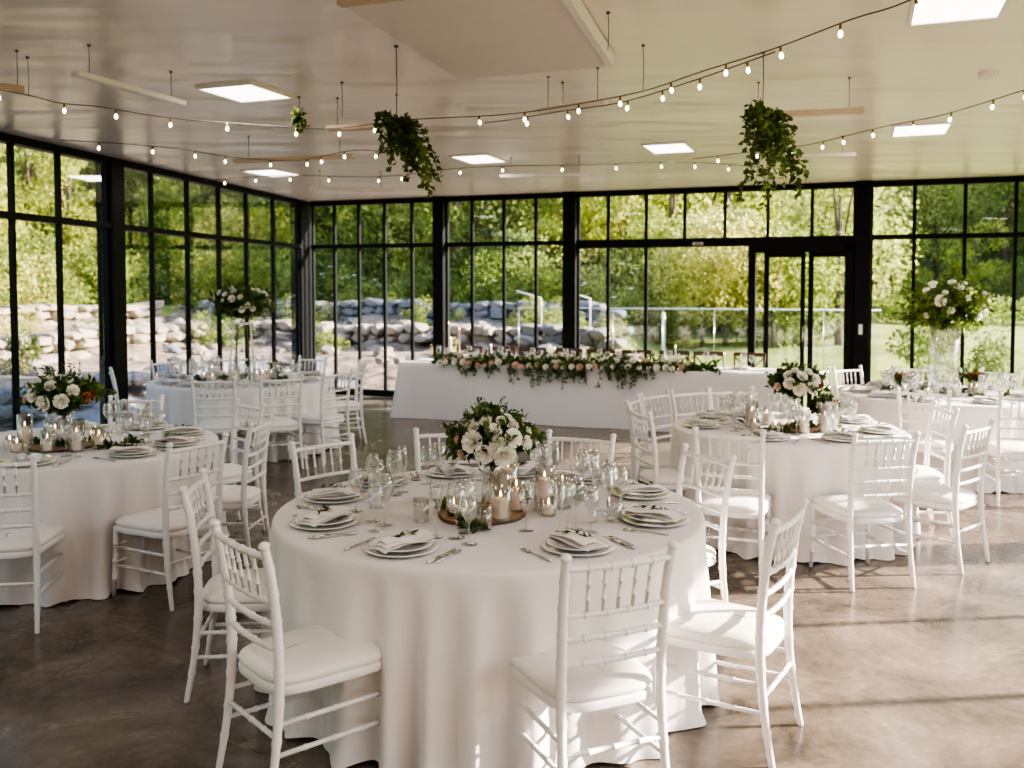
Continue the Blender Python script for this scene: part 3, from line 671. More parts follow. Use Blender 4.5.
# ------------------------------------------------------------------ flowers
def rose_mesh(m, seed, openness=1.0, name='rose'):
    rng = random.Random(seed); mb = MB()
    for lay, (n, r0, h, tilt) in enumerate(((3, .17, .60, .0), (5, .34, .66, .10), (6, .54, .66, .22), (7, .74, .56, .40), (8, .95, .40, .70))):
        for k in range(n):
            a0 = 2*pi*(k+.5*lay)/n + rng.uniform(-.15, .15); wid = 2*pi/n*1.15*(1.0 if lay else 1.3); vs = []
            nu, nv = 5, 4
            for j in range(nv+1):
                v = j/nv
                for i in range(nu+1):
                    u = i/nu-.5; a = a0+u*wid*(.35+.65*sin(pi*min(1, v*.62+.15)))
                    rr = .88*r0*(.25+.75*v**.75)*(1+tilt*.25*v*v*openness) + .05*cos(u*pi*3+seed+k)*v
                    z = h*(v**.9)*1.2-.25 + (.10*cos(u*pi))*v - .10*tilt*v**3 + rng.uniform(-.015, .015)
                    vs.append((rr*cos(a), rr*sin(a), z))
            mb.add(vs, [(j*(nu+1)+i, j*(nu+1)+i+1, (j+1)*(nu+1)+i+1, (j+1)*(nu+1)+i) for j in range(nv) for i in range(nu)])
    mb.lathe([(0, .50), (.10, .49), (.19, .42), (.22, .28), (.2, .05)], 10)
    return mb.mesh(name, m)
ROSES = [rose_mesh(M['rose'], s, 1+.2*s) for s in range(3)]; BLUSH = rose_mesh(M['rose_blush'], 5); RUST = rose_mesh(M['rust'], 6)
def place_flower(parent, me, p, d_, s, rng, name='rose'):
    d_ = Vector(d_).normalized(); q = d_.to_track_quat('Z', 'Y'); o = link_mesh(name, me, parent, p, (0, 0, 0), s); o.rotation_euler = q.to_euler(); return o
def bouquet(loc, w, h, seed, label, flowers, nst=70, leafL=.055, leafW=.026, spikes=9, light=.2, leaves=24, below=.25, cat='flower arrangement', random_fl=0, rsize=.032, stems=.12, face=-pi/2):
    """foliage ball: centre at loc, half width w, half height h; flowers = [(azimuth, elevation, size, kind)]"""
    rng = random.Random(seed); e = empty('flower_arrangement', label, cat, loc); mb = MB()
    for i in range(nst):
        v = rv(rng)
        if v.z < -below: v.z = -v.z*.6
        v = Vector((v.x*w, v.y*w, v.z*h))*rng.uniform(.75, 1.22)
        p0 = Vector((0, 0, -h*.45)); c = p0.lerp(v, .5)+Vector((0, 0, h*.12))
        pts = [p0.lerp(c, t).lerp(c.lerp(v, t), t) for t in (0, .25, .5, .75, 1)]
        branch(mb, pts, rng, leaves, leafL, leafW, .0016, 2 if rng.random() < light else 0, 1)
    mb.build('foliage', [M['leaf'], M['stem'], M['leaf_light']], e)
    if spikes:
        mb = MB()
        for i in range(spikes):
            a = rng.uniform(0, 2*pi); q = rng.uniform(.15, .95); p0 = Vector((cos(a)*w*q*.4, sin(a)*w*q*.4, h*.2)); d_ = Vector((cos(a)*q*.7, sin(a)*q*.7, 1.0))
            branch(mb, curve_pts(p0, d_, h*rng.uniform(.9, 1.25), .0, rng, 6, .1), rng, 20, .022, .014, .0015)
        mb.build('tall_sprigs', [M['leaf'], M['stem']], e)
    for az, el, s, kind in flowers:
        az = R(az); el = R(el); d_ = Vector((cos(az)*cos(el), sin(az)*cos(el), sin(el)))
        p = Vector((d_.x*w*.92, d_.y*w*.92, d_.z*h*.92)); s *= (1.0 if w < .3 else .84); me = {'w': ROSES[rng.randrange(3)], 'b': BLUSH, 'r': RUST}[kind]
        place_flower(e, me, p, d_+rv(rng)*.15, s, rng)
    for i in range(random_fl):
        az = face+rng.uniform(-1.4, 1.4) if rng.random() < .8 else rng.uniform(0, 2*pi); el = rng.uniform(-.3, 1.2); d_ = Vector((cos(az)*cos(el), sin(az)*cos(el), sin(el)))
        p = Vector((d_.x*w*.93, d_.y*w*.93, d_.z*h*.95)); place_flower(e, ROSES[rng.randrange(3)], p, d_+rv(rng)*.2, rsize*rng.uniform(.55, 1.25), rng)
    if stems:
        mb = MB()
        for i in range(9):
            a = 2*pi*i/9; mb.tube([(cos(a)*.02, sin(a)*.02, -h*.4), (cos(a)*.01, sin(a)*.01, -h*.4-stems*.5), (-cos(a)*.022, -sin(a)*.022, -h*.4-stems)], .002, 5)
        mb.build('stems', M['stem'], e)
    return e
def candle(x, y, z, r, h, label, glass=None, lit=True, group=None):
    e = empty('pillar_candle', label, 'candle', (x, y, z), 0, group)
    MB().lathe([(0, 0), (r, 0), (r, h-.003), (r-.003, h), (r*.6, h-.004), (0, h-.006)], 20).build('wax_body', M['wax'], e)
    MB().tube([(0, 0, h-.006), (.001, 0, h+.008)], .0008, 5).build('wick', M['wick'], e)
    if lit: MB().lathe([(.0005, 0), (.004, .006), (.0045, .011), (.002, .022), (.0002, .03)], 10, (0, 0, h+.005)).build('flame', M['flame'], e)
    return e
def cglass(x, y, z, h, label, nm): return tag(link_mesh('candle_glass', me_cyl[h], None, (x, y, z)), label, 'glass', 'candle glasses on the '+nm)
def jug(x, y, z, h, r, label):
    return tag(MB().lathe([(0, .002), (r, .002), (r, h*.6), (r*.55, h*.82), (r*.5, h), (r*.47, h), (r*.5, h*.82), (r*.96, h*.6), (r*.95, .008), (0, .008)], 24, (0, 0, 0)).build('glass_vase', M['glass'], None, loc=(x, y, z)), label, 'vase', 'glass vases')
def disc(x, y, z, r, label):
    def rf(a): return 1+.04*sin(3*a+1)+.02*sin(7*a)
    e = empty('wood_slice', label, 'wood slice', (x, y, z))
    m = MB().lathe([(0, 0), (r*.99, 0), (r, .002), (r, .013), (r*.985, .015)], 40, rfun=rf); m.build('bark_edge', M['bark'], e)
    MB().lathe([(0, .0151), (r*.985, .015)], 40, rfun=rf).build('cut_face', M['wood_slice'], e)
Z0 = TH+.003
# ---- central table
nm = TABLES[0][2]
disc(-.14, 4.10, Z0, .20, 'round wood slice under the candles of the central foreground table')
bouquet((-.09, 4.22, Z0+.31), .20, .15, 21, 'white rose and foliage bouquet at the middle of the central foreground table',
        [(-118, 12, .050, 'w'), (-100, -8, .046, 'w'), (-72, -12, .052, 'w'), (-58, 18, .044, 'w'), (-88, 32, .040, 'w'), (-125, 40, .030, 'w'), (-105, 55, .03, 'w'), (-48, 45, .036, 'w'), (-66, 55, .028, 'w'), (-35, 5, .042, 'w'),
         (-150, 15, .028, 'b'), (-140, 45, .026, 'w'), (-35, 62, .026, 'w'), (-15, 25, .026, 'w'), (-140, -15, .026, 'b'), (60, 40, .04, 'w'), (120, 40, .04, 'w'), (90, 10, .045, 'w'), (170, 20, .035, 'w'), (20, 30, .035, 'w'), (-82, 10, .038, 'w')],
        nst=110, spikes=16, light=.12)
tag(MB().lathe([(0, .003), (.05, .002), (.055, .01), (.05, .10), (.042, .17), (.048, .20), (.046, .20), (.040, .17), (.047, .10), (.052, .012), (0, .01)], 28).build('glass_vase', M['glass'], None, loc=(-.09, 4.22, Z0+.016)), 'clear glass vase holding the bouquet of the central foreground table', 'vase')
CAND = [(-.05, 3.97, .033, .085, .20, 'lit pillar candle at the front of the wood slice'), (.02, 4.12, .022, .10, .14, 'slim lit candle right of the front pillar'), (.165, 4.10, .026, .035, .08, 'low tealight in a glass right of the bouquet'),
        (.235, 4.24, .022, .11, .14, 'rightmost slim candle by the bouquet'), (-.02, 4.38, .03, .15, .26, 'tall candle in the tall cylinder behind the bouquet'), (.15, 4.2, .03, .14, .20, 'tall white candle right of the bouquet'), (-.26, 4.07, .022, .03, .08, 'low tealight at the left of the wood slice'), (-.20, 4.00, .020, .03, .08, 'low tealight left of the front pillar')]
for x, y, r, h, gh, l in CAND:
    on = hypot(x+.14, y-4.10) < .17; z = Z0+(.0155 if on else 0)
    cglass(x, y, z, gh, 'clear glass cylinder around the %s' % l, nm); candle(x, y, z+.009, r, h, '%s on the %s' % (l, nm), group='candles on the '+nm)
for x, y, l in ((.35, 3.99, 'small clear glass shaker right of the candles'),): tag(link_mesh('salt_shaker', me_bottle, None, (x, y, Z0)), l+' on the central foreground table', 'shaker')
for x, y, me, n_, l in ((-.19, 3.80, me_wine, 'wine_glass', 'wine glass nearest the camera, left of the front pillar candle'), (-.12, 3.86, me_tumb, 'water_tumbler', 'tumbler just left of the front pillar candle'), (.06, 3.84, me_wine2, 'wine_glass', 'wine glass in front of the candles at centre'),
        (.27, 3.86, me_wine, 'wine_glass', 'tall wine glass right of the candles'), (.45, 4.0, me_tumb, 'water_tumbler', 'clear tumbler at the right by the shaker'), (.40, 4.2, me_wine2, 'wine_glass', 'wine glass right of the slim candle'), (-.40, 4.0, me_tumb, 'water_tumbler', 'tumbler left of the wood slice')):
    tag(link_mesh(n_, me, None, (x, y, Z0)), l+' on the central foreground table', 'glass')
def runner(pts, seed, label, z=Z0, L_=.05, W_=.022, n=14):
    rng = random.Random(seed); mb = MB()
    for (x, y) in pts:
        for k in range(3):
            a = rng.uniform(0, 2*pi); branch(mb, [(x, y, z+.004), (x+cos(a)*.04, y+sin(a)*.04, z+.022), (x+cos(a)*.09, y+sin(a)*.09, z+.008)], rng, n, L_, W_)
    mb.v = [(a, b_, max(z+.0005, c)) for a, b_, c in mb.v]
    return tag(mb.build('loose_foliage', [M['leaf'], M['stem']]), label, 'foliage')
runner([(-.28, 4.22), (-.22, 4.1), (-.33, 4.18), (.06, 4.3), (.2, 4.32), (-.2, 3.86), (.30, 4.45)], 31, 'loose green leaves around the candles of the central foreground table')

def low_center(i, seed, dx=0, dy=0, w=.2, h=.14, rust=False, nc=9):
    (tx, ty), r, nm = TABLES[i]; x, y = tx+dx, ty+dy; rng = random.Random(seed)
    disc(x, y-.05, Z0, .19, 'round wood slice in the middle of the %s' % nm)
    fl = [(-118, 12, .045, 'w'), (-95, -5, .05, 'w'), (-68, 0, .05, 'w'), (-50, 22, .042, 'w'), (-88, 35, .04, 'w'), (-125, 40, .035, 'w'), (-105, 58, .03, 'w'), (-55, 50, .036, 'w'), (-30, 5, .036, 'b' if not rust else 'r'), (-145, 0, .03, 'b'), (-15, 10, .03, 'r' if rust else 'w'), (60, 40, .04, 'w'), (120, 40, .04, 'w'), (90, 10, .04, 'w')]
    bouquet((x, y, Z0+.32), w, h, seed, 'white rose and greenery bouquet on the %s' % nm, fl, nst=70, spikes=9, light=.2)
    tag(MB().lathe([(0, .003), (.045, .002), (.05, .01), (.045, .10), (.04, .17), (.046, .20), (.044, .20), (.038, .17), (.043, .10), (.047, .012), (0, .01)], 24).build('glass_vase', M['glass'], None, loc=(x, y, Z0+.016)), 'clear glass vase under the bouquet of the %s' % nm, 'vase')
    words = ['nearest', 'left front', 'right front', 'far left', 'far right', 'left', 'right', 'rear left', 'rear right', 'rear']
    for k in range(nc):
        a = R(-90)+(k+1)//2*(-1)**k*R(38); q = .24+.05*(k % 2); cx, cy = x+cos(a)*q*1.1, y-.03+sin(a)*q*.8
        if hypot(cx-x, cy-y) < .1: continue
        gh = (.14, .08, .20, .08, .14, .20, .08, .14, .08)[k % 9]; h_ = gh*.55
        cglass(cx, cy, Z0, gh, 'clear glass around the %s candle of the %s' % (words[k], nm), nm)
        candle(cx, cy, Z0+.009, .025, h_, '%s lit candle around the bouquet of the %s' % (words[k], nm), group='candles on the '+nm)
    runner([(x+rng.uniform(-.35, .35), y+rng.uniform(-.3, .3)) for _ in range(8)], seed+1, 'loose green leaves among the candles of the %s' % nm)
low_center(1, 41, .02, -.08, .2, .14, True)
low_center(2, 51, .0, -.1, .24, .17, True)
# small side posy on the middle right table
bouquet((2.28, 6.66, Z0+.15), .12, .10, 61, 'small rust and green posy right of the bouquet on the right hand middle table', [(-90, 20, .03, 'r'), (-60, 40, .028, 'b'), (-130, 20, .028, 'w')], nst=26, spikes=0, leaves=14, stems=.09)
jug(2.28, 6.66, Z0, .10, .04, 'small clear vase of the rust posy on the right hand middle table')

def tall_center(i, seed, z0, w, h, label, style):
    (tx, ty), r, nm = TABLES[i]
    bouquet((tx, ty, z0), w, h, seed, label, [], nst=130 if style == 'glass' else 90, spikes=0, light=.7 if style == 'glass' else .15, leaves=22, below=.75 if style == 'glass' else .45, random_fl=22, rsize=.042, leafL=.09, leafW=.03, stems=.12)
    if style == 'glass':
        tag(MB().lathe([(0, .004), (.13, .002), (.135, .01), (.12, .3), (.135, .66), (.132, .66), (.117, .3), (.13, .014), (0, .014)], 32, rfun=lambda a: 1+.05*cos(10*a)).build('glass_vase', M['glass'], None, loc=(tx, ty, Z0)), 'tall ribbed clear vase holding the flowers of the far right table', 'vase')
    else:
        e = empty('flower_stand', 'slim white stand with splayed legs under the tall flowers of the back left table', 'flower stand', (tx, ty, Z0))
        for k in range(4):
            a = pi/4+k*pi/2; MB().tube([(cos(a)*.16, sin(a)*.16, 0), (cos(a)*.13, sin(a)*.13, .35), (cos(a)*.10, sin(a)*.10, .62)], .010, 8).build('leg', M['leaf_light'] if k % 2 else M['white_metal'], e)
        MB().lathe([(0, .62), (.13, .62), (.13, .635), (0, .635)], 24).build('top_plate', M['white_metal'], e)
    words = ['nearest', 'left front', 'right front', 'far left', 'far right', 'left', 'right', 'rear left', 'rear right', 'rear']
    for k in range(9):
        a = R(-90)+(k+1)//2*(-1)**k*R(38); q = .32+.06*(k % 2); cx, cy = tx+cos(a)*q*1.1, ty+sin(a)*q*.8
        gh = (.14, .08, .14, .08, .14, .20, .08, .14, .08)[k % 9]
        cglass(cx, cy, Z0, gh, 'clear glass around the %s candle of the %s' % (words[k], nm), nm)
        candle(cx, cy, Z0+.009, .025, gh*.55, '%s lit candle around the tall flowers of the %s' % (words[k], nm), group='candles on the '+nm)
    rng = random.Random(seed+3); runner([(tx+rng.uniform(-.5, .5), ty+rng.uniform(-.4, .4)) for _ in range(10)], seed+1, 'loose green leaves among the candles of the %s' % nm)
tall_center(3, 71, 1.60, .33, .21, 'tall white and dark green flower ball on the back left table', 'stand')
tall_center(4, 81, 1.60, .40, .27, 'tall white and bright green flower ball on the far right table', 'glass')
# low posies on the two far tables
for i, dx, dy, l in ((3, .42, -.1, 'small rust posy on the back left table'), (4, -.38, .1, 'small rust posy left of the tall vase on the far right table'), (4, .36, .15, 'small rust posy right of the tall vase on the far right table')):
    (tx, ty), r, nm = TABLES[i]
    bouquet((tx+dx, ty+dy, Z0+.15), .11, .08, 90+int(dx*10), l, [(-90, 20, .035, 'r'), (-60, 40, .03, 'b'), (-130, 20, .03, 'r')], nst=22, spikes=0, leaves=12, stems=.08)
    jug(tx+dx, ty+dy, Z0, .10, .045, 'vase under the %s' % l)

# ------------------------------------------------------------------ head table
HT = Vector((-1.555, 12.606, 0)); AH = .3486; DH = Vector((cos(AH), -sin(AH), 0)); NH = Vector((sin(AH), cos(AH), 0)); HL = 5.15; HW = .78
WH = wall_m(HT, DH, NH)
e = empty('long_table', 'long table hidden beneath the white cloth with the garland, by the back windows', 'table')
MB().box(.03, HL-.03, .03, HW-.03, TH-.035, TH-.004, WH).build('tabletop', M['timber'], e, smooth=False)
for sx in (.3, 1.7, 3.4, 4.85):
    for sy in (.12, HW-.12): MB().tube([WH @ Vector((sx, sy, 0)), WH @ Vector((sx, sy, TH-.035))], .015, 8).build('leg', M['steel'], e)
def cloth_rect(L_, W_, h, seed):
    rng = random.Random(seed); mb = MB(); P = []; n1, n2 = 130, 22; c = .02
    for i in range(n1): P.append((L_*i/n1, 0, 0, -1))
    for i in range(n2): P.append((L_, W_*i/n2, 1, 0))
    for i in range(n1): P.append((L_-L_*i/n1, W_, 0, 1))
    for i in range(n2): P.append((0, W_-W_*i/n2, -1, 0))
    n = len(P); nt = 14; vs = []; ph = [rng.uniform(0, 6) for _ in range(4)]
    for j in range(nt+1):
        t = j/nt; z = h*(1-t)+.004*t
        for k, (x, y, nx, ny) in enumerate(P):
            s = (x if ny else y); cor = min(hypot(x-a, y-b_) for a in (0, L_) for b_ in (0, W_)); cf = math.exp(-(cor/.12)**2)
            off = .004+t*(.018 + .010*sin(5.2*s+ph[0]) + .007*sin(13*s+ph[1]) + .10*cf); dx, dy = nx, ny
            if cf > .02:
                cxn = (1 if x > L_/2 else -1); cyn = (1 if y > W_/2 else -1); dx = nx*(1-cf)+cxn*cf*.7; dy = ny*(1-cf)+cyn*cf*.7
            vs.append((x+dx*off, y+dy*off, z))
    top = len(vs); vs += [(x*.998+.001*L_, y*.98+.01*W_, h+.003) for x, y, a, b_ in P]
    fs = [(j*n+k, (j+1)*n+k, (j+1)*n+(k+1) % n, j*n+(k+1) % n) for j in range(nt) for k in range(n)] + [(k, (k+1) % n, top+(k+1) % n, top+k) for k in range(n)] + [tuple(top+k for k in range(n))]
    mb.add(vs, fs); return mb
c = cloth_rect(HL, HW, TH, 3).xf(WH).build('tablecloth', M['cloth_bare'], None, smooth=True)
tag(c, 'long plain white tablecloth reaching the floor under the garland', 'tablecloth')
# garland
gr = empty('flower_garland', 'long garland of white roses and trailing greenery along the front edge of the long table', 'garland')
rng = random.Random(5); mb = MB(); mt = MB()
for i in range(380):
    u = rng.betavariate(1.6, 1.5); s = .45+u*3.9; hgt = .05+.07*max(0, 1-abs(s-2.2)/2.4)
    p = WH @ Vector((s, rng.uniform(.02, .22), TH+.02)); d_ = (DH*rng.uniform(-1, 1)-NH*rng.uniform(-.2, .7)+Vector((0, 0, rng.uniform(.1, .7))))
    pp = curve_pts(p, d_, .16*rng.uniform(.6, 1.2), .12, rng, 4); 
    branch(mb, [Vector((q.x, q.y, max(q.z, TH+.012))) for q in pp], rng, 11, .07, .034, .002, 2 if rng.random() < .3 else 0, 1)
for i in range(64):
    s = .75+rng.betavariate(1.8, 1.6)*2.9; dl = rng.uniform(.06, .20)*(1.25 if 1.6 < s < 3.3 else .7)
    p = WH @ Vector((s, -.012, TH+.02)); q = WH @ Vector((s+rng.uniform(-.04, .04), -.055, TH-.02)); r_ = WH @ Vector((s+rng.uniform(-.08, .08), -.06, TH-dl))
    branch(mt, [p, q, q.lerp(r_, .5)+rv(rng)*.008, r_], rng, 15, .05, .024, .002)
mb.build('greenery', [M['leaf'], M['stem'], M['leaf_light']], gr); mt.build('trailing_stems', [M['leaf'], M['stem']], gr)
for i in range(92):
    s = .62+(i+rng.uniform(-.6, .6))/92*3.35; row = i % 3
    p = WH @ Vector((s, (-.05, .06, .16)[row]+rng.uniform(-.03, .03), TH+(.02, .08, .125)[row]+rng.uniform(-.025, .03))); sz = rng.uniform(.032, .052)
    place_flower(gr, ROSES[rng.randrange(3)] if rng.random() < .8 else BLUSH, p, -NH*(1.2-.4*row)+Vector((0, 0, .5+.3*row))+rv(rng)*.25, sz, rng)
for k, (s, y, h_) in enumerate(((.62, .30, .52), (.75, .36, .44), (.58, .45, .30), (1.22, .36, .22), (2.12, .40, .20), (3.60, .36, .62), (3.75, .30, .26), (4.35, .35, .18), (4.55, .4, .16))):
    p = WH @ Vector((s, y, TH+.004)); l = ('leftmost tall', 'second tall', 'third', 'fourth', 'middle short', 'tall pale blue', 'short right hand', 'short white far right', 'last white')[k]
    e = empty('taper_candle', '%s taper candle standing behind the garland on the long table' % l, 'candle', p, 0, 'taper candles on the long table')
    MB().lathe([(0, 0), (.035, 0), (.035, .006), (.012, .012), (.010, .05), (.016, .055), (.016, .07), (.011, .07)], 16).build('candle_holder', M['brass'] if k < 4 else M['white_metal'], e)
    MB().lathe([(.010, .06), (.010, h_), (.004, h_+.004), (0, h_+.005)], 12).build('taper', M['bluepost'] if k in (5,) else M['wax_white'], e)
    MB().lathe([(.0005, 0), (.005, .008), (.0055, .014), (.002, .028), (.0002, .036)], 8, (0, 0, h_+.008)).build('flame', M['flame'], e)
pos_words = ['far left', 'second from the left', 'third from the left', 'fourth from the left', 'fifth from the left', 'fifth from the right', 'fourth from the right', 'third from the right', 'second from the right', 'far right']
for k in range(10):
    s = .45+k*.46
    for j, (me, n_, l) in enumerate(((me_wine, 'wine_glass', 'tall empty wine glass'), (me_wine2, 'wine_glass', 'shorter empty wine glass'))):
        p = WH @ Vector((s+.09*j, .33+.05*j, TH+.004)); tag(link_mesh(n_, me, None, p), '%s at the %s seat of the long table' % (l, pos_words[k]), 'glass', 'wine glasses on the long table')
    p = WH @ Vector((s-.05, .58, TH+.004)); tag(link_mesh('dinner_plate', me_plate, None, p), 'white dinner plate at the %s seat of the long table' % pos_words[k], 'plate', 'plates on the long table')
    tag(link_mesh('folded_napkin', me_nap[k % 3], None, (p.x, p.y, p.z+.012), (0, 0, -.35+.3*(k % 3))), 'folded pale napkin at the %s seat of the long table' % pos_words[k], 'napkin', 'napkins on the long table')

# dark wooden chairs behind the long table
def wood_chair():
    e = empty('wooden_chair', 'x', 'chair'); m = M['wood_dark']
    for s in (-1, 1):
        MB().tube([(s*.19, -.25, 0), (s*.18, -.20, .45), (s*.19, -.24, .70), (s*.20, -.27, .92)], [.013, .017, .015, .013], 8).build('rear_leg', m, e)
        MB().tube([(s*.20, .20, 0), (s*.19, .19, .44)], [.013, .017], 8).build('front_leg', m, e)
        MB().tube([(s*.20, .2, .2), (s*.18, -.22, .2)], .009, 6).build('stretcher', m, e)
    mb = MB(); n = 10; vs = []
    for i in range(n+1):
        t = i/n-.5; y = -.265-.03*(1-4*t*t)
        vs += [(t*.42, y-.01, .875), (t*.42, y+.01, .875), (t*.42, y+.005, .93), (t*.42, y-.015, .93)]
    fs = []
    for i in range(n):
        for k in range(4): fs.append((i*4+k, i*4+(k+1) % 4, (i+1)*4+(k+1) % 4, (i+1)*4+k))
    fs += [(3, 2, 1, 0), tuple(n*4+k for k in range(4))]; mb.add(vs, fs); mb.build('top_rail', m, e)
    for s in (-1, 1): MB().tube([(s*.18, -.21, .5), (0, -.25, .68), (-s*.18, -.26, .86)], .009, 6).build('cross_brace', m, e)
    MB().box(-.205, .205, -.2, .21, .435, .465).build('seat', M['timber'], e, smooth=False, bevel=.01)
    return e
wc = wood_chair()
for k in range(9):
    s = .55+k*.50; p = WH @ Vector((s, HW+.14, 0)); l = 'dark wooden cross back chair behind the long table, %s in the row' % (['first from the left', 'second from the left', 'third from the left', 'fourth from the left', 'middle one', 'fourth from the right', 'third from the right', 'second from the right', 'first from the right'][k])
    rz = -AH+pi+random.uniform(-.12, .12)
    if k == 0: wc.location = p; wc.rotation_euler = (0, 0, rz); wc['label'] = l; wc['group'] = 'wooden chairs at the long table'
    else: dup(wc, p, rz, l, 'wooden chairs at the long table')

# ------------------------------------------------------------------ outside
def sd(x, y):
    p = Vector((x, y, 0))-CORNER; return p.dot(NL), p.dot(NB), p.dot(DB)
def smooth(a, b_, x):
    t = max(0, min(1, (x-a)/(b_-a))); return t*t*(3-2*t)
def rocky_f(x, y):
    l, b_, s = sd(x, y)
    if l > 0: return 1
    return 1-smooth(4.2-.16*max(b_, 0), 5.3-.12*max(b_, 0), s)
def hz(x, y):
    l, b_, s = sd(x, y); D = max(l, b_)
    if D <= .3: return -.05
    st = 0
    for d0, hh in ((2.2, .34), (5.2, .36), (8.5, .38)): st += hh*smooth(d0, d0+.25, D)
    rock = -.05+st+.022*D+max(0, D-11)*.45
    lawn = -.05+.012*D+.45*smooth(9, 20, D)+max(0, D-26)*.33
    f = rocky_f(x, y); return rock*f+lawn*(1-f)+.05*sin(x*1.3)*sin(y*1.1)*min(1, D/4)
def terrain():
    mb = MB(); xs = [-56+i*.9 for i in range(128)]; ys = [-20+j*.9 for j in range(104)]; idx = {}; vs = []; fs = []; mi = []
    for j, y in enumerate(ys):
        for i, x in enumerate(xs):
            l, b_, s = sd(x, y)
            idx[i, j] = len(vs); z = hz(x, y) if (l > 0 or b_ > 0) else -.16
            vs.append((x, y, z-.03 if max(l, b_) < .6 else z))
    for j in range(len(ys)-1):
        for i in range(len(xs)-1):
            x = xs[i]+.45; y = ys[j]+.45; l, b_, s = sd(x, y); D = max(l, b_)
            if l < -.6 and b_ < -.6 and (Vector((x, y, 0))-RC).dot(NR) < 0: continue
            fs.append((idx[i, j], idx[i+1, j], idx[i+1, j+1], idx[i, j+1]))
            f = rocky_f(x, y)
            if (l > 0 or f > .5): m = 3 if D < 2.2 and l > 0 else (1 if D < 9 else (0 if D < 12.5 else 2))
            else: m = 0 if D < 25 else 2
            mi.append(m)
    n = len(mb.v); mb.v = vs; mb.f = fs; mb.mi = mi
    return mb.build('ground', [M['lawn'], M['dirt'], M['hillground'], M['patio']])
tag(terrain(), 'sloping ground outside, lawn at right and rocky terraces at left', 'ground', kind='structure')

def rock_mesh(seed, m):
    rng = random.Random(seed); import bmesh
    bm = bmesh.new(); bmesh.ops.create_icosphere(bm, subdivisions=2, radius=.5); ph = [rng.uniform(0, 6) for _ in range(6)]
    for v in bm.verts:
        c = v.co.normalized(); k = 1+.18*sin(c.x*5+ph[0])*cos(c.y*4+ph[1])+.14*sin(c.z*6+ph[2]); v.co = c*.5*k
        for ax in range(3): v.co[ax] = max(-.38, min(.38, v.co[ax]))
    me = bpy.data.meshes.new('boulder'); bm.to_mesh(me); bm.free(); me.materials.append(m); return me
RK = [rock_mesh(s, M['stone']) for s in range(4)]+[rock_mesh(9, M['stone_grey'])]
def stone_wall(W, s0, s1, D, h, name, label, m, seed, cs=(.55, .28)):
    rng = random.Random(seed); mb = MB(); z = 0; row = 0; x0 = s0
    while z < h:
        rh = cs[1]*rng.uniform(.8, 1.2); s = s0+rng.uniform(-.3, 0)
        while s < s1:
            w = cs[0]*rng.uniform(.4, 1.5); p = W @ Vector((s+w/2, D, 0)); zb = hz(*(W @ Vector((s+w/2, D-.35, 0))).xy)
            src = RK[rng.randrange(4)]; hh = rh*rng.uniform(.8, 1.25); q = W.to_3x3() @ Matrix.Rotation(rng.uniform(-.2, .2), 3, 'Y')
            c = W @ Vector((s+w/2, D+rng.uniform(-.08, .2), 0)); c.z = zb+z+hh*.5-(.06 if z == 0 else 0)
            mb.add([c+q @ Vector((v.co.x*w*1.3, v.co.y*.7, v.co.z*hh*1.5)) for v in src.vertices], [tuple(f.vertices) for f in src.polygons])
            s += w
        z += rh
    return tag(mb.build(name, m, smooth=False), label, 'stone wall')
stone_wall(WL, -.5, 13, 2.25, .38, 'stone_retaining_wall', 'low grey stone edging wall just outside the left windows', M['stone_grey'], 1, (.4, .16))
stone_wall(WL, -5.6, 14, 5.25, .4, 'stone_retaining_wall', 'second terrace wall of tan stones outside the left windows', M['stone'], 2, (.42, .17))
stone_wall(WL, -9, 15, 8.55, .42, 'stone_retaining_wall', 'upper terrace wall of stacked stones outside the left windows', M['stone'], 3, (.5, .19))
stone_wall(WB, -5.4, 4.2, 5.3, .4, 'stone_retaining_wall', 'tan stone wall outside behind the garland', M['stone'], 4, (.4, .17))
stone_wall(WB, -8.8, 3.5, 8.6, .42, 'stone_retaining_wall', 'upper stone wall outside behind the garland', M['stone_grey'], 5, (.45, .18))
rng = random.Random(11)
for i in range(240):
    if i < 140:
        s = rng.uniform(-7, 12); D = rng.uniform(1.6, 9.5); p = WL @ Vector((s, D, 0)); side = 'left windows'
    else:
        D = rng.uniform(1.6, 10); s = rng.uniform(-8, 4.7-.14*D); p = WB @ Vector((s, D, 0)); side = 'back windows'
    sc = rng.uniform(.16, .5); o = link_mesh('boulder', RK[rng.randrange(5)], None, (p.x, p.y, hz(p.x, p.y)+sc*.12), (rng.uniform(-.3, .3), rng.uniform(-.3, .3), rng.uniform(0, 6)), (sc, sc*rng.uniform(.7, 1.1), sc*rng.uniform(.5, .8)))
    tag(o, 'rough pale boulder lying on the rocky bank outside the %s' % side, 'rock', 'boulders outside the '+side)

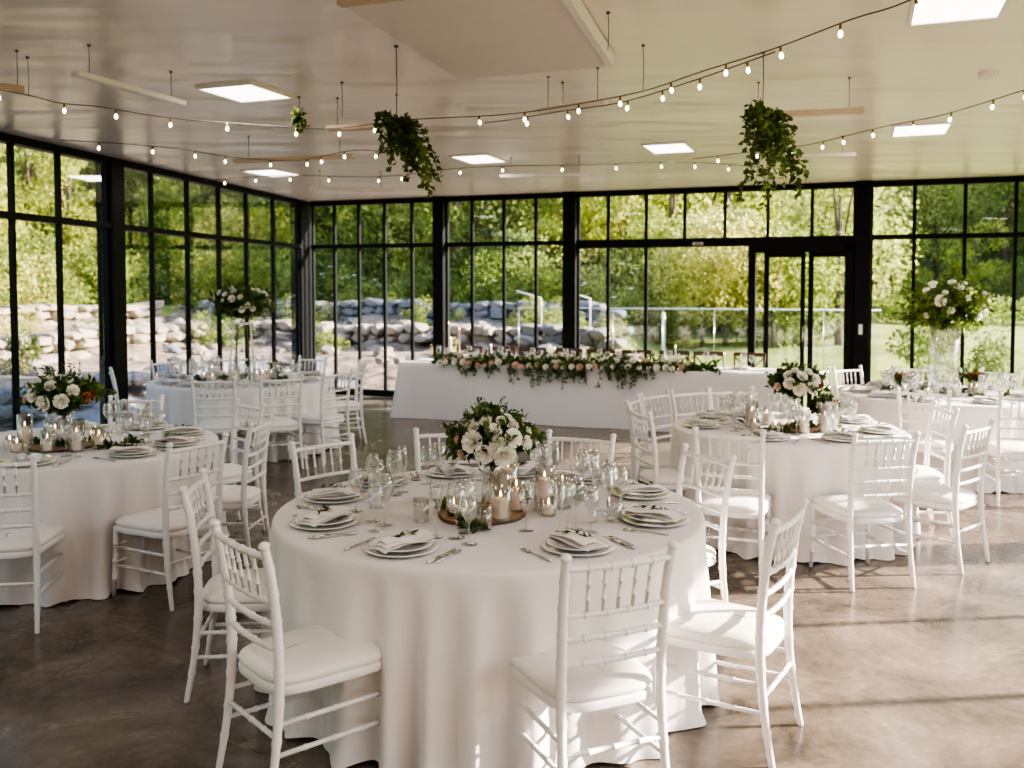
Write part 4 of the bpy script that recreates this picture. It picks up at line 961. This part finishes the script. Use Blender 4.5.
LG = [leafmat('tree_leaf_a', (.10, .15, .03), (.52, .58, .13), .5), leafmat('tree_leaf_b', (.07, .115, .025), (.40, .48, .12), .5), leafmat('tree_leaf_c', (.22, .25, .06), (.70, .68, .24), .5), leafmat('shrub_leaf', (.08, .13, .03), (.42, .48, .14), .45)]
def tree_mesh(seed, h, crown, n, m, ls=.17, base=.25, lay=9, name='crown'):
    rng = random.Random(seed); mb = MB(); blobs = []
    for i in range(lay):
        t = rng.uniform(base, 1); a = rng.uniform(0, 2*pi); q = crown*(1-abs(t-.6)*.9)*rng.uniform(.2, .8)
        blobs.append((Vector((cos(a)*q, sin(a)*q, h*t*.92)), crown*rng.uniform(.35, .62)))
    for i in range(n):
        c, r = blobs[rng.randrange(len(blobs))]; v = rv(rng); p = c+Vector((v.x, v.y, v.z*.85))*r*rng.uniform(.6, 1.05)
        if p.z < .05: continue
        d_ = (v+rv(rng)*.9+Vector((0, 0, -.2))).normalized(); up = rv(rng); s = d_.cross(up).normalized(); L_ = ls*rng.uniform(.6, 1.3)
        mb.add([p, p+d_*L_*.5+s*L_*.32, p+d_*L_, p+d_*L_*.5-s*L_*.32], [(0, 1, 2, 3)])
    tr = MB()
    if base > .02:
        tr.tube([(0, 0, -.3), (.05, .03, h*.3), (0, 0, h*.75)], [h*.022, h*.016, h*.006], 7)
        for c, r in blobs[:6]: tr.tube([(0, 0, min(c.z*.5, h*.5)), c*.7+Vector((0, 0, c.z*.15)), c], [h*.009, h*.006, h*.003], 5)
    return mb.mesh(name, m, False), (tr.mesh('trunk', M['bark']) if base > .02 else None)
TREES = [tree_mesh(1, 7, 2.6, 5200, LG[0]), tree_mesh(2, 8, 2.3, 5000, LG[1], base=.2), tree_mesh(3, 6, 2.8, 5200, LG[2], base=.22), tree_mesh(4, 9, 2.6, 5200, LG[0], base=.18), tree_mesh(5, 5, 2.4, 4600, LG[1], base=.15)]
SHR = [tree_mesh(11, 1.3, .9, 1700, LG[3], .10, 0, 7, 'foliage'), tree_mesh(12, 1.0, 1.1, 1700, LG[2], .09, 0, 8, 'foliage'), tree_mesh(13, 1.7, 1.0, 1900, LG[1], .11, 0, 7, 'foliage')]
def tree(x, y, k, sc, label, group, rng):
    e = empty('tree', label, 'tree', (x, y, hz(x, y)-.1), rng.uniform(0, 6), group); e.scale = (sc,)*3
    link_mesh('crown', TREES[k][0], e); link_mesh('trunk', TREES[k][1], e)
KIND = ['broad green leafy tree', 'darker dense tree', 'pale yellow green tree', 'tall leafy tree', 'low spreading dark tree']
rng = random.Random(23)
for row, (D, n, smin, smax) in enumerate(((12.6, 16, .5, .75), (15.5, 15, .7, 1.0), (20, 14, .9, 1.25), (27, 12, 1.1, 1.6))):
    for i in range(n):
        s = -12-row*6+(i+rng.uniform(-.3, .3))/n*(27+row*6); p = WL @ Vector((s, D+rng.uniform(-1, 1), 0)); k = rng.randrange(5)
        l_, b_, s_ = sd(p.x, p.y)
        tree(p.x, p.y, k, rng.uniform(smin, smax), '%s on the slope beyond the left windows' % KIND[k], KIND[k]+'s on the left slope', rng)
for row, (D, n, smin, smax) in enumerate(((12.6, 20, .45, .75), (16.5, 20, .75, 1.05), (22, 18, 1.0, 1.35), (29, 14, 1.2, 1.7))):
    for i in range(n):
        s = -14-row*6+(i+rng.uniform(-.3, .3))/n*(23.5+row*6); p = WB @ Vector((s, D+rng.uniform(-1, 1), 0)); k = rng.randrange(5)
        tree(p.x, p.y, k, rng.uniform(smin, smax), '%s on the bank beyond the garland windows' % KIND[k], KIND[k]+'s beyond the garland windows', rng)
for row, (D, n, smin, smax) in enumerate(((26.5, 13, .45, .7), (30, 13, .75, 1.0), (35, 13, 1.0, 1.4), (42, 12, 1.3, 1.8))):
    for i in range(n):
        s = 3-row*2+(i+rng.uniform(-.3, .3))/n*(33+row*4); p = WB @ Vector((s, D+rng.uniform(-1, 1), 0)); k = rng.randrange(5)
        tree(p.x, p.y, k, rng.uniform(smin, smax), '%s beyond the lawn' % KIND[k], KIND[k]+'s beyond the lawn', rng)
def shrub(x, y, k, sc, label, group, rng, flowers=0, name='shrub'):
    e = empty(name, label, 'shrub', (x, y, hz(x, y)-.12), rng.uniform(0, 6), group); e.scale = (sc,)*3
    link_mesh('foliage', SHR[k][0], e)
    if flowers:
        mb = MB()
        for i in range(flowers):
            v = rv(rng); p = Vector((v.x*.85, v.y*.85, .7+v.z*.55)); s = rng.uniform(.05, .09)
            for q in range(5):
                a = 2*pi*q/5; mb.add([p, p+Vector((cos(a), sin(a), .4))*s, p+Vector((cos(a+.9), sin(a+.9), .4))*s], [(0, 1, 2)])
        mb.build('blossom', M['rose'], e, smooth=False)
for i in range(70):
    s = rng.uniform(-10, 13); D = rng.uniform(9.6, 12.0); p = WL @ Vector((s, D, 0)); shrub(p.x, p.y, rng.randrange(3), rng.uniform(.7, 1.3), 'leafy shrub along the top of the terraces outside the left windows', 'shrubs above the left terraces', rng)
for i in range(54):
    s = rng.uniform(-12, 3.8); D = rng.uniform(9.4, 12.5); p = WB @ Vector((s, D, 0)); fl = i % 3 == 0
    shrub(p.x, p.y, rng.randrange(3), rng.uniform(.7, 1.25), ('white flowering shrub' if fl else 'green shrub')+' above the stones outside the garland windows', ('white flowering' if fl else 'green')+' shrubs above the stones', rng, 26 if fl else 0)
for i in range(20):
    s = rng.uniform(2.5, 22); D = rng.uniform(20.5, 25); p = WB @ Vector((s, D, 0)); shrub(p.x, p.y, rng.randrange(3), rng.uniform(.6, 1.0), 'low rounded shrub at the far edge of the lawn', 'shrubs beyond the lawn', rng)
for i in range(18):
    s = rng.uniform(9.4, 16); D = rng.uniform(3.0, 9.0); p = WB @ Vector((s, D, 0)); shrub(p.x, p.y, rng.randrange(3), rng.uniform(.4, .8), 'garden shrub on the lawn outside the far right windows', 'garden shrubs at right', rng, 10 if i % 4 == 0 else 0)
for i in range(70):
    if i < 40: p = WL @ Vector((rng.uniform(-12, 14), rng.uniform(12.0, 20), 0)); side = 'left windows'
    else: p = WB @ Vector((rng.uniform(-18, 8), rng.uniform(12.5, 22), 0)); side = 'garland windows'
    shrub(p.x, p.y, rng.randrange(3), rng.uniform(1.3, 2.4), 'large wild bush on the hillside beyond the %s' % side, 'wild bushes beyond the '+side, rng)
for i in range(46):
    if i < 26: p = WL @ Vector((rng.uniform(-6, 12), rng.choice((4.3, 4.8, 7.6, 8.0, 9.2, 9.6))+rng.uniform(-.3, .3), 0)); side = 'left windows'
    else: p = WB @ Vector((rng.uniform(-6, 3.4), rng.choice((4.4, 7.6, 8.0, 9.3))+rng.uniform(-.3, .3), 0)); side = 'garland windows'
    shrub(p.x, p.y, rng.randrange(3), rng.uniform(.28, .6), 'small green tuft growing among the stones outside the %s' % side, 'tufts among the stones outside the '+side, rng)
# clipped hedge, glass fence and pale post on the lawn
mb = MB(); rng = random.Random(77)
for i in range(5200):
    s = rng.uniform(3.0, 19); v = rv(rng); D = 19.5+rng.uniform(-.35, .35); p = WB @ Vector((s, D, 0)); z = hz(p.x, p.y)+rng.uniform(0, .8); d_ = rv(rng); up = rv(rng); q = d_.cross(up).normalized(); P = Vector((p.x, p.y, z)); L_ = .13
    mb.add([P, P+d_*L_*.5+q*L_*.35, P+d_*L_, P+d_*L_*.5-q*L_*.35], [(0, 1, 2, 3)])
tag(mb.build('hedge', LG[1], smooth=False), 'low dark green hedge along the back of the lawn', 'hedge')
gf = empty('glass_fence', 'low glass fence with a pale top rail outside behind the garland', 'fence')
for i in range(7):
    a = 2.3+i*1.0; 
    mb = MB(); p0 = WB @ Vector((a, 4.4, 0)); p1 = WB @ Vector((a+.94, 4.4, 0)); z0 = hz(p0.x, p0.y); z0 = .05
    mb.add([(p0.x, p0.y, z0), (p1.x, p1.y, z0), (p1.x, p1.y, 1.36), (p0.x, p0.y, 1.36)], [(0, 1, 2, 3)]); mb.build('glass_panel', M['rail_glass'], gf, smooth=False)
    MB().tube([(p0.x, p0.y, -.1), (p0.x, p0.y, 1.38)], .008, 8).build('fence_post', M['steel'], gf)
a = WB @ Vector((2.3, 4.4, 1.38)); b_ = WB @ Vector((9.3, 4.4, 1.38)); MB().tube([a, b_], .012, 8).build('top_rail', M['bluepost'], gf)
bp = WB @ Vector((4.75, 7.5, 0)); e = empty('garden_lamp', 'slim pale post lamp standing on the lawn behind the long table', 'lamp', (bp.x, bp.y, hz(bp.x, bp.y)))
MB().tube([(0, 0, -.1), (0, 0, 1.0)], .035, 12).build('post', M['bluepost'], e); MB().lathe([(.0, 1.0), (.04, 1.0), (.05, 1.06), (.04, 1.12), (0, 1.14)], 12).build('lamp_head', M['white_metal'], e)
# pale angled handrail on the bank
hr = empty('handrail', 'pale sloping handrail on the bank outside behind the garland', 'handrail')
for off in (0, 1.15):
    pts = []
    for s, z in ((1.55+off, 1.72), (2.15+off, 1.55), (2.15+off, .7)): q = WB @ Vector((s, 6.4, 0)); pts.append((q.x, q.y, z))
    MB().tube(pts[:2]+[(pts[2][0], pts[2][1], pts[2][2])], .02, 8).build('rail_run', M['white_metal'], hr)

# sun side trees casting dappled light
for i, (x, y, k, sc) in enumerate(((15.5, 9.8, 2, .85), (16.5, 4.4, 0, .7), (19, 14.5, 4, 1.0))):
    e = empty('tree', 'garden tree outside the sunny right side', 'tree', (x, y, -.1), i*2.1, 'trees outside the right side'); e.scale = (sc,)*3
    link_mesh('crown', TREES[k][0], e); link_mesh('trunk', TREES[k][1], e)

# ------------------------------------------------------------------ light
w = bpy.data.worlds.new('World'); bpy.context.scene.world = w; w.use_nodes = True; nt = w.node_tree; bg = nt.nodes['Background']
sky = nt.nodes.new('ShaderNodeTexSky'); sky.sky_type = 'NISHITA'; sky.sun_disc = False; sky.sun_elevation = R(38); sky.sun_rotation = R(80); sky.air_density = 1.2; sky.dust_density = 1.0
nt.links.new(sky.outputs[0], bg.inputs['Color']); bg.inputs['Strength'].default_value = .5
su = bpy.data.lights.new('sun', 'SUN'); su.energy = 19.0; su.angle = R(.6); su.color = (1, .88, .76)
so = bpy.data.objects.new('sun', su); C.objects.link(so)
el = R(21.5); az = R(6); sv = Vector((cos(az)*cos(el), sin(az)*cos(el), sin(el))); so.rotation_euler = sv.to_track_quat('Z', 'Y').to_euler(); so.location = sv*30

# ------------------------------------------------------------------ camera
cam = bpy.data.cameras.new('camera'); co = bpy.data.objects.new('camera', cam); C.objects.link(co)
cam.sensor_fit = 'HORIZONTAL'; cam.sensor_width = 36; cam.lens = 918.3/1024*36; cam.shift_y = (328.3-384)/1024; cam.clip_end = 300
co.location = (0, 0, 1.787); co.rotation_euler = (pi/2-.04386, 0, 0)
cam.dof.use_dof = True; cam.dof.focus_distance = 4.2; cam.dof.aperture_fstop = 2.6
sc = bpy.context.scene; sc.camera = co
sc.view_settings.view_transform = 'AgX'; sc.view_settings.look = 'AgX - High Contrast'; sc.view_settings.exposure = .52
sc.cycles.max_bounces = 8; sc.cycles.diffuse_bounces = 4; sc.cycles.glossy_bounces = 3; sc.cycles.transparent_max_bounces = 24; sc.cycles.transmission_bounces = 4
sc.cycles.sample_clamp_indirect = 6; sc.cycles.use_denoising = True; sc.cycles.caustics_reflective = False; sc.cycles.caustics_refractive = False
sc.view_settings.use_white_balance = True; sc.view_settings.white_balance_temperature = 6500; sc.view_settings.white_balance_tint = 15
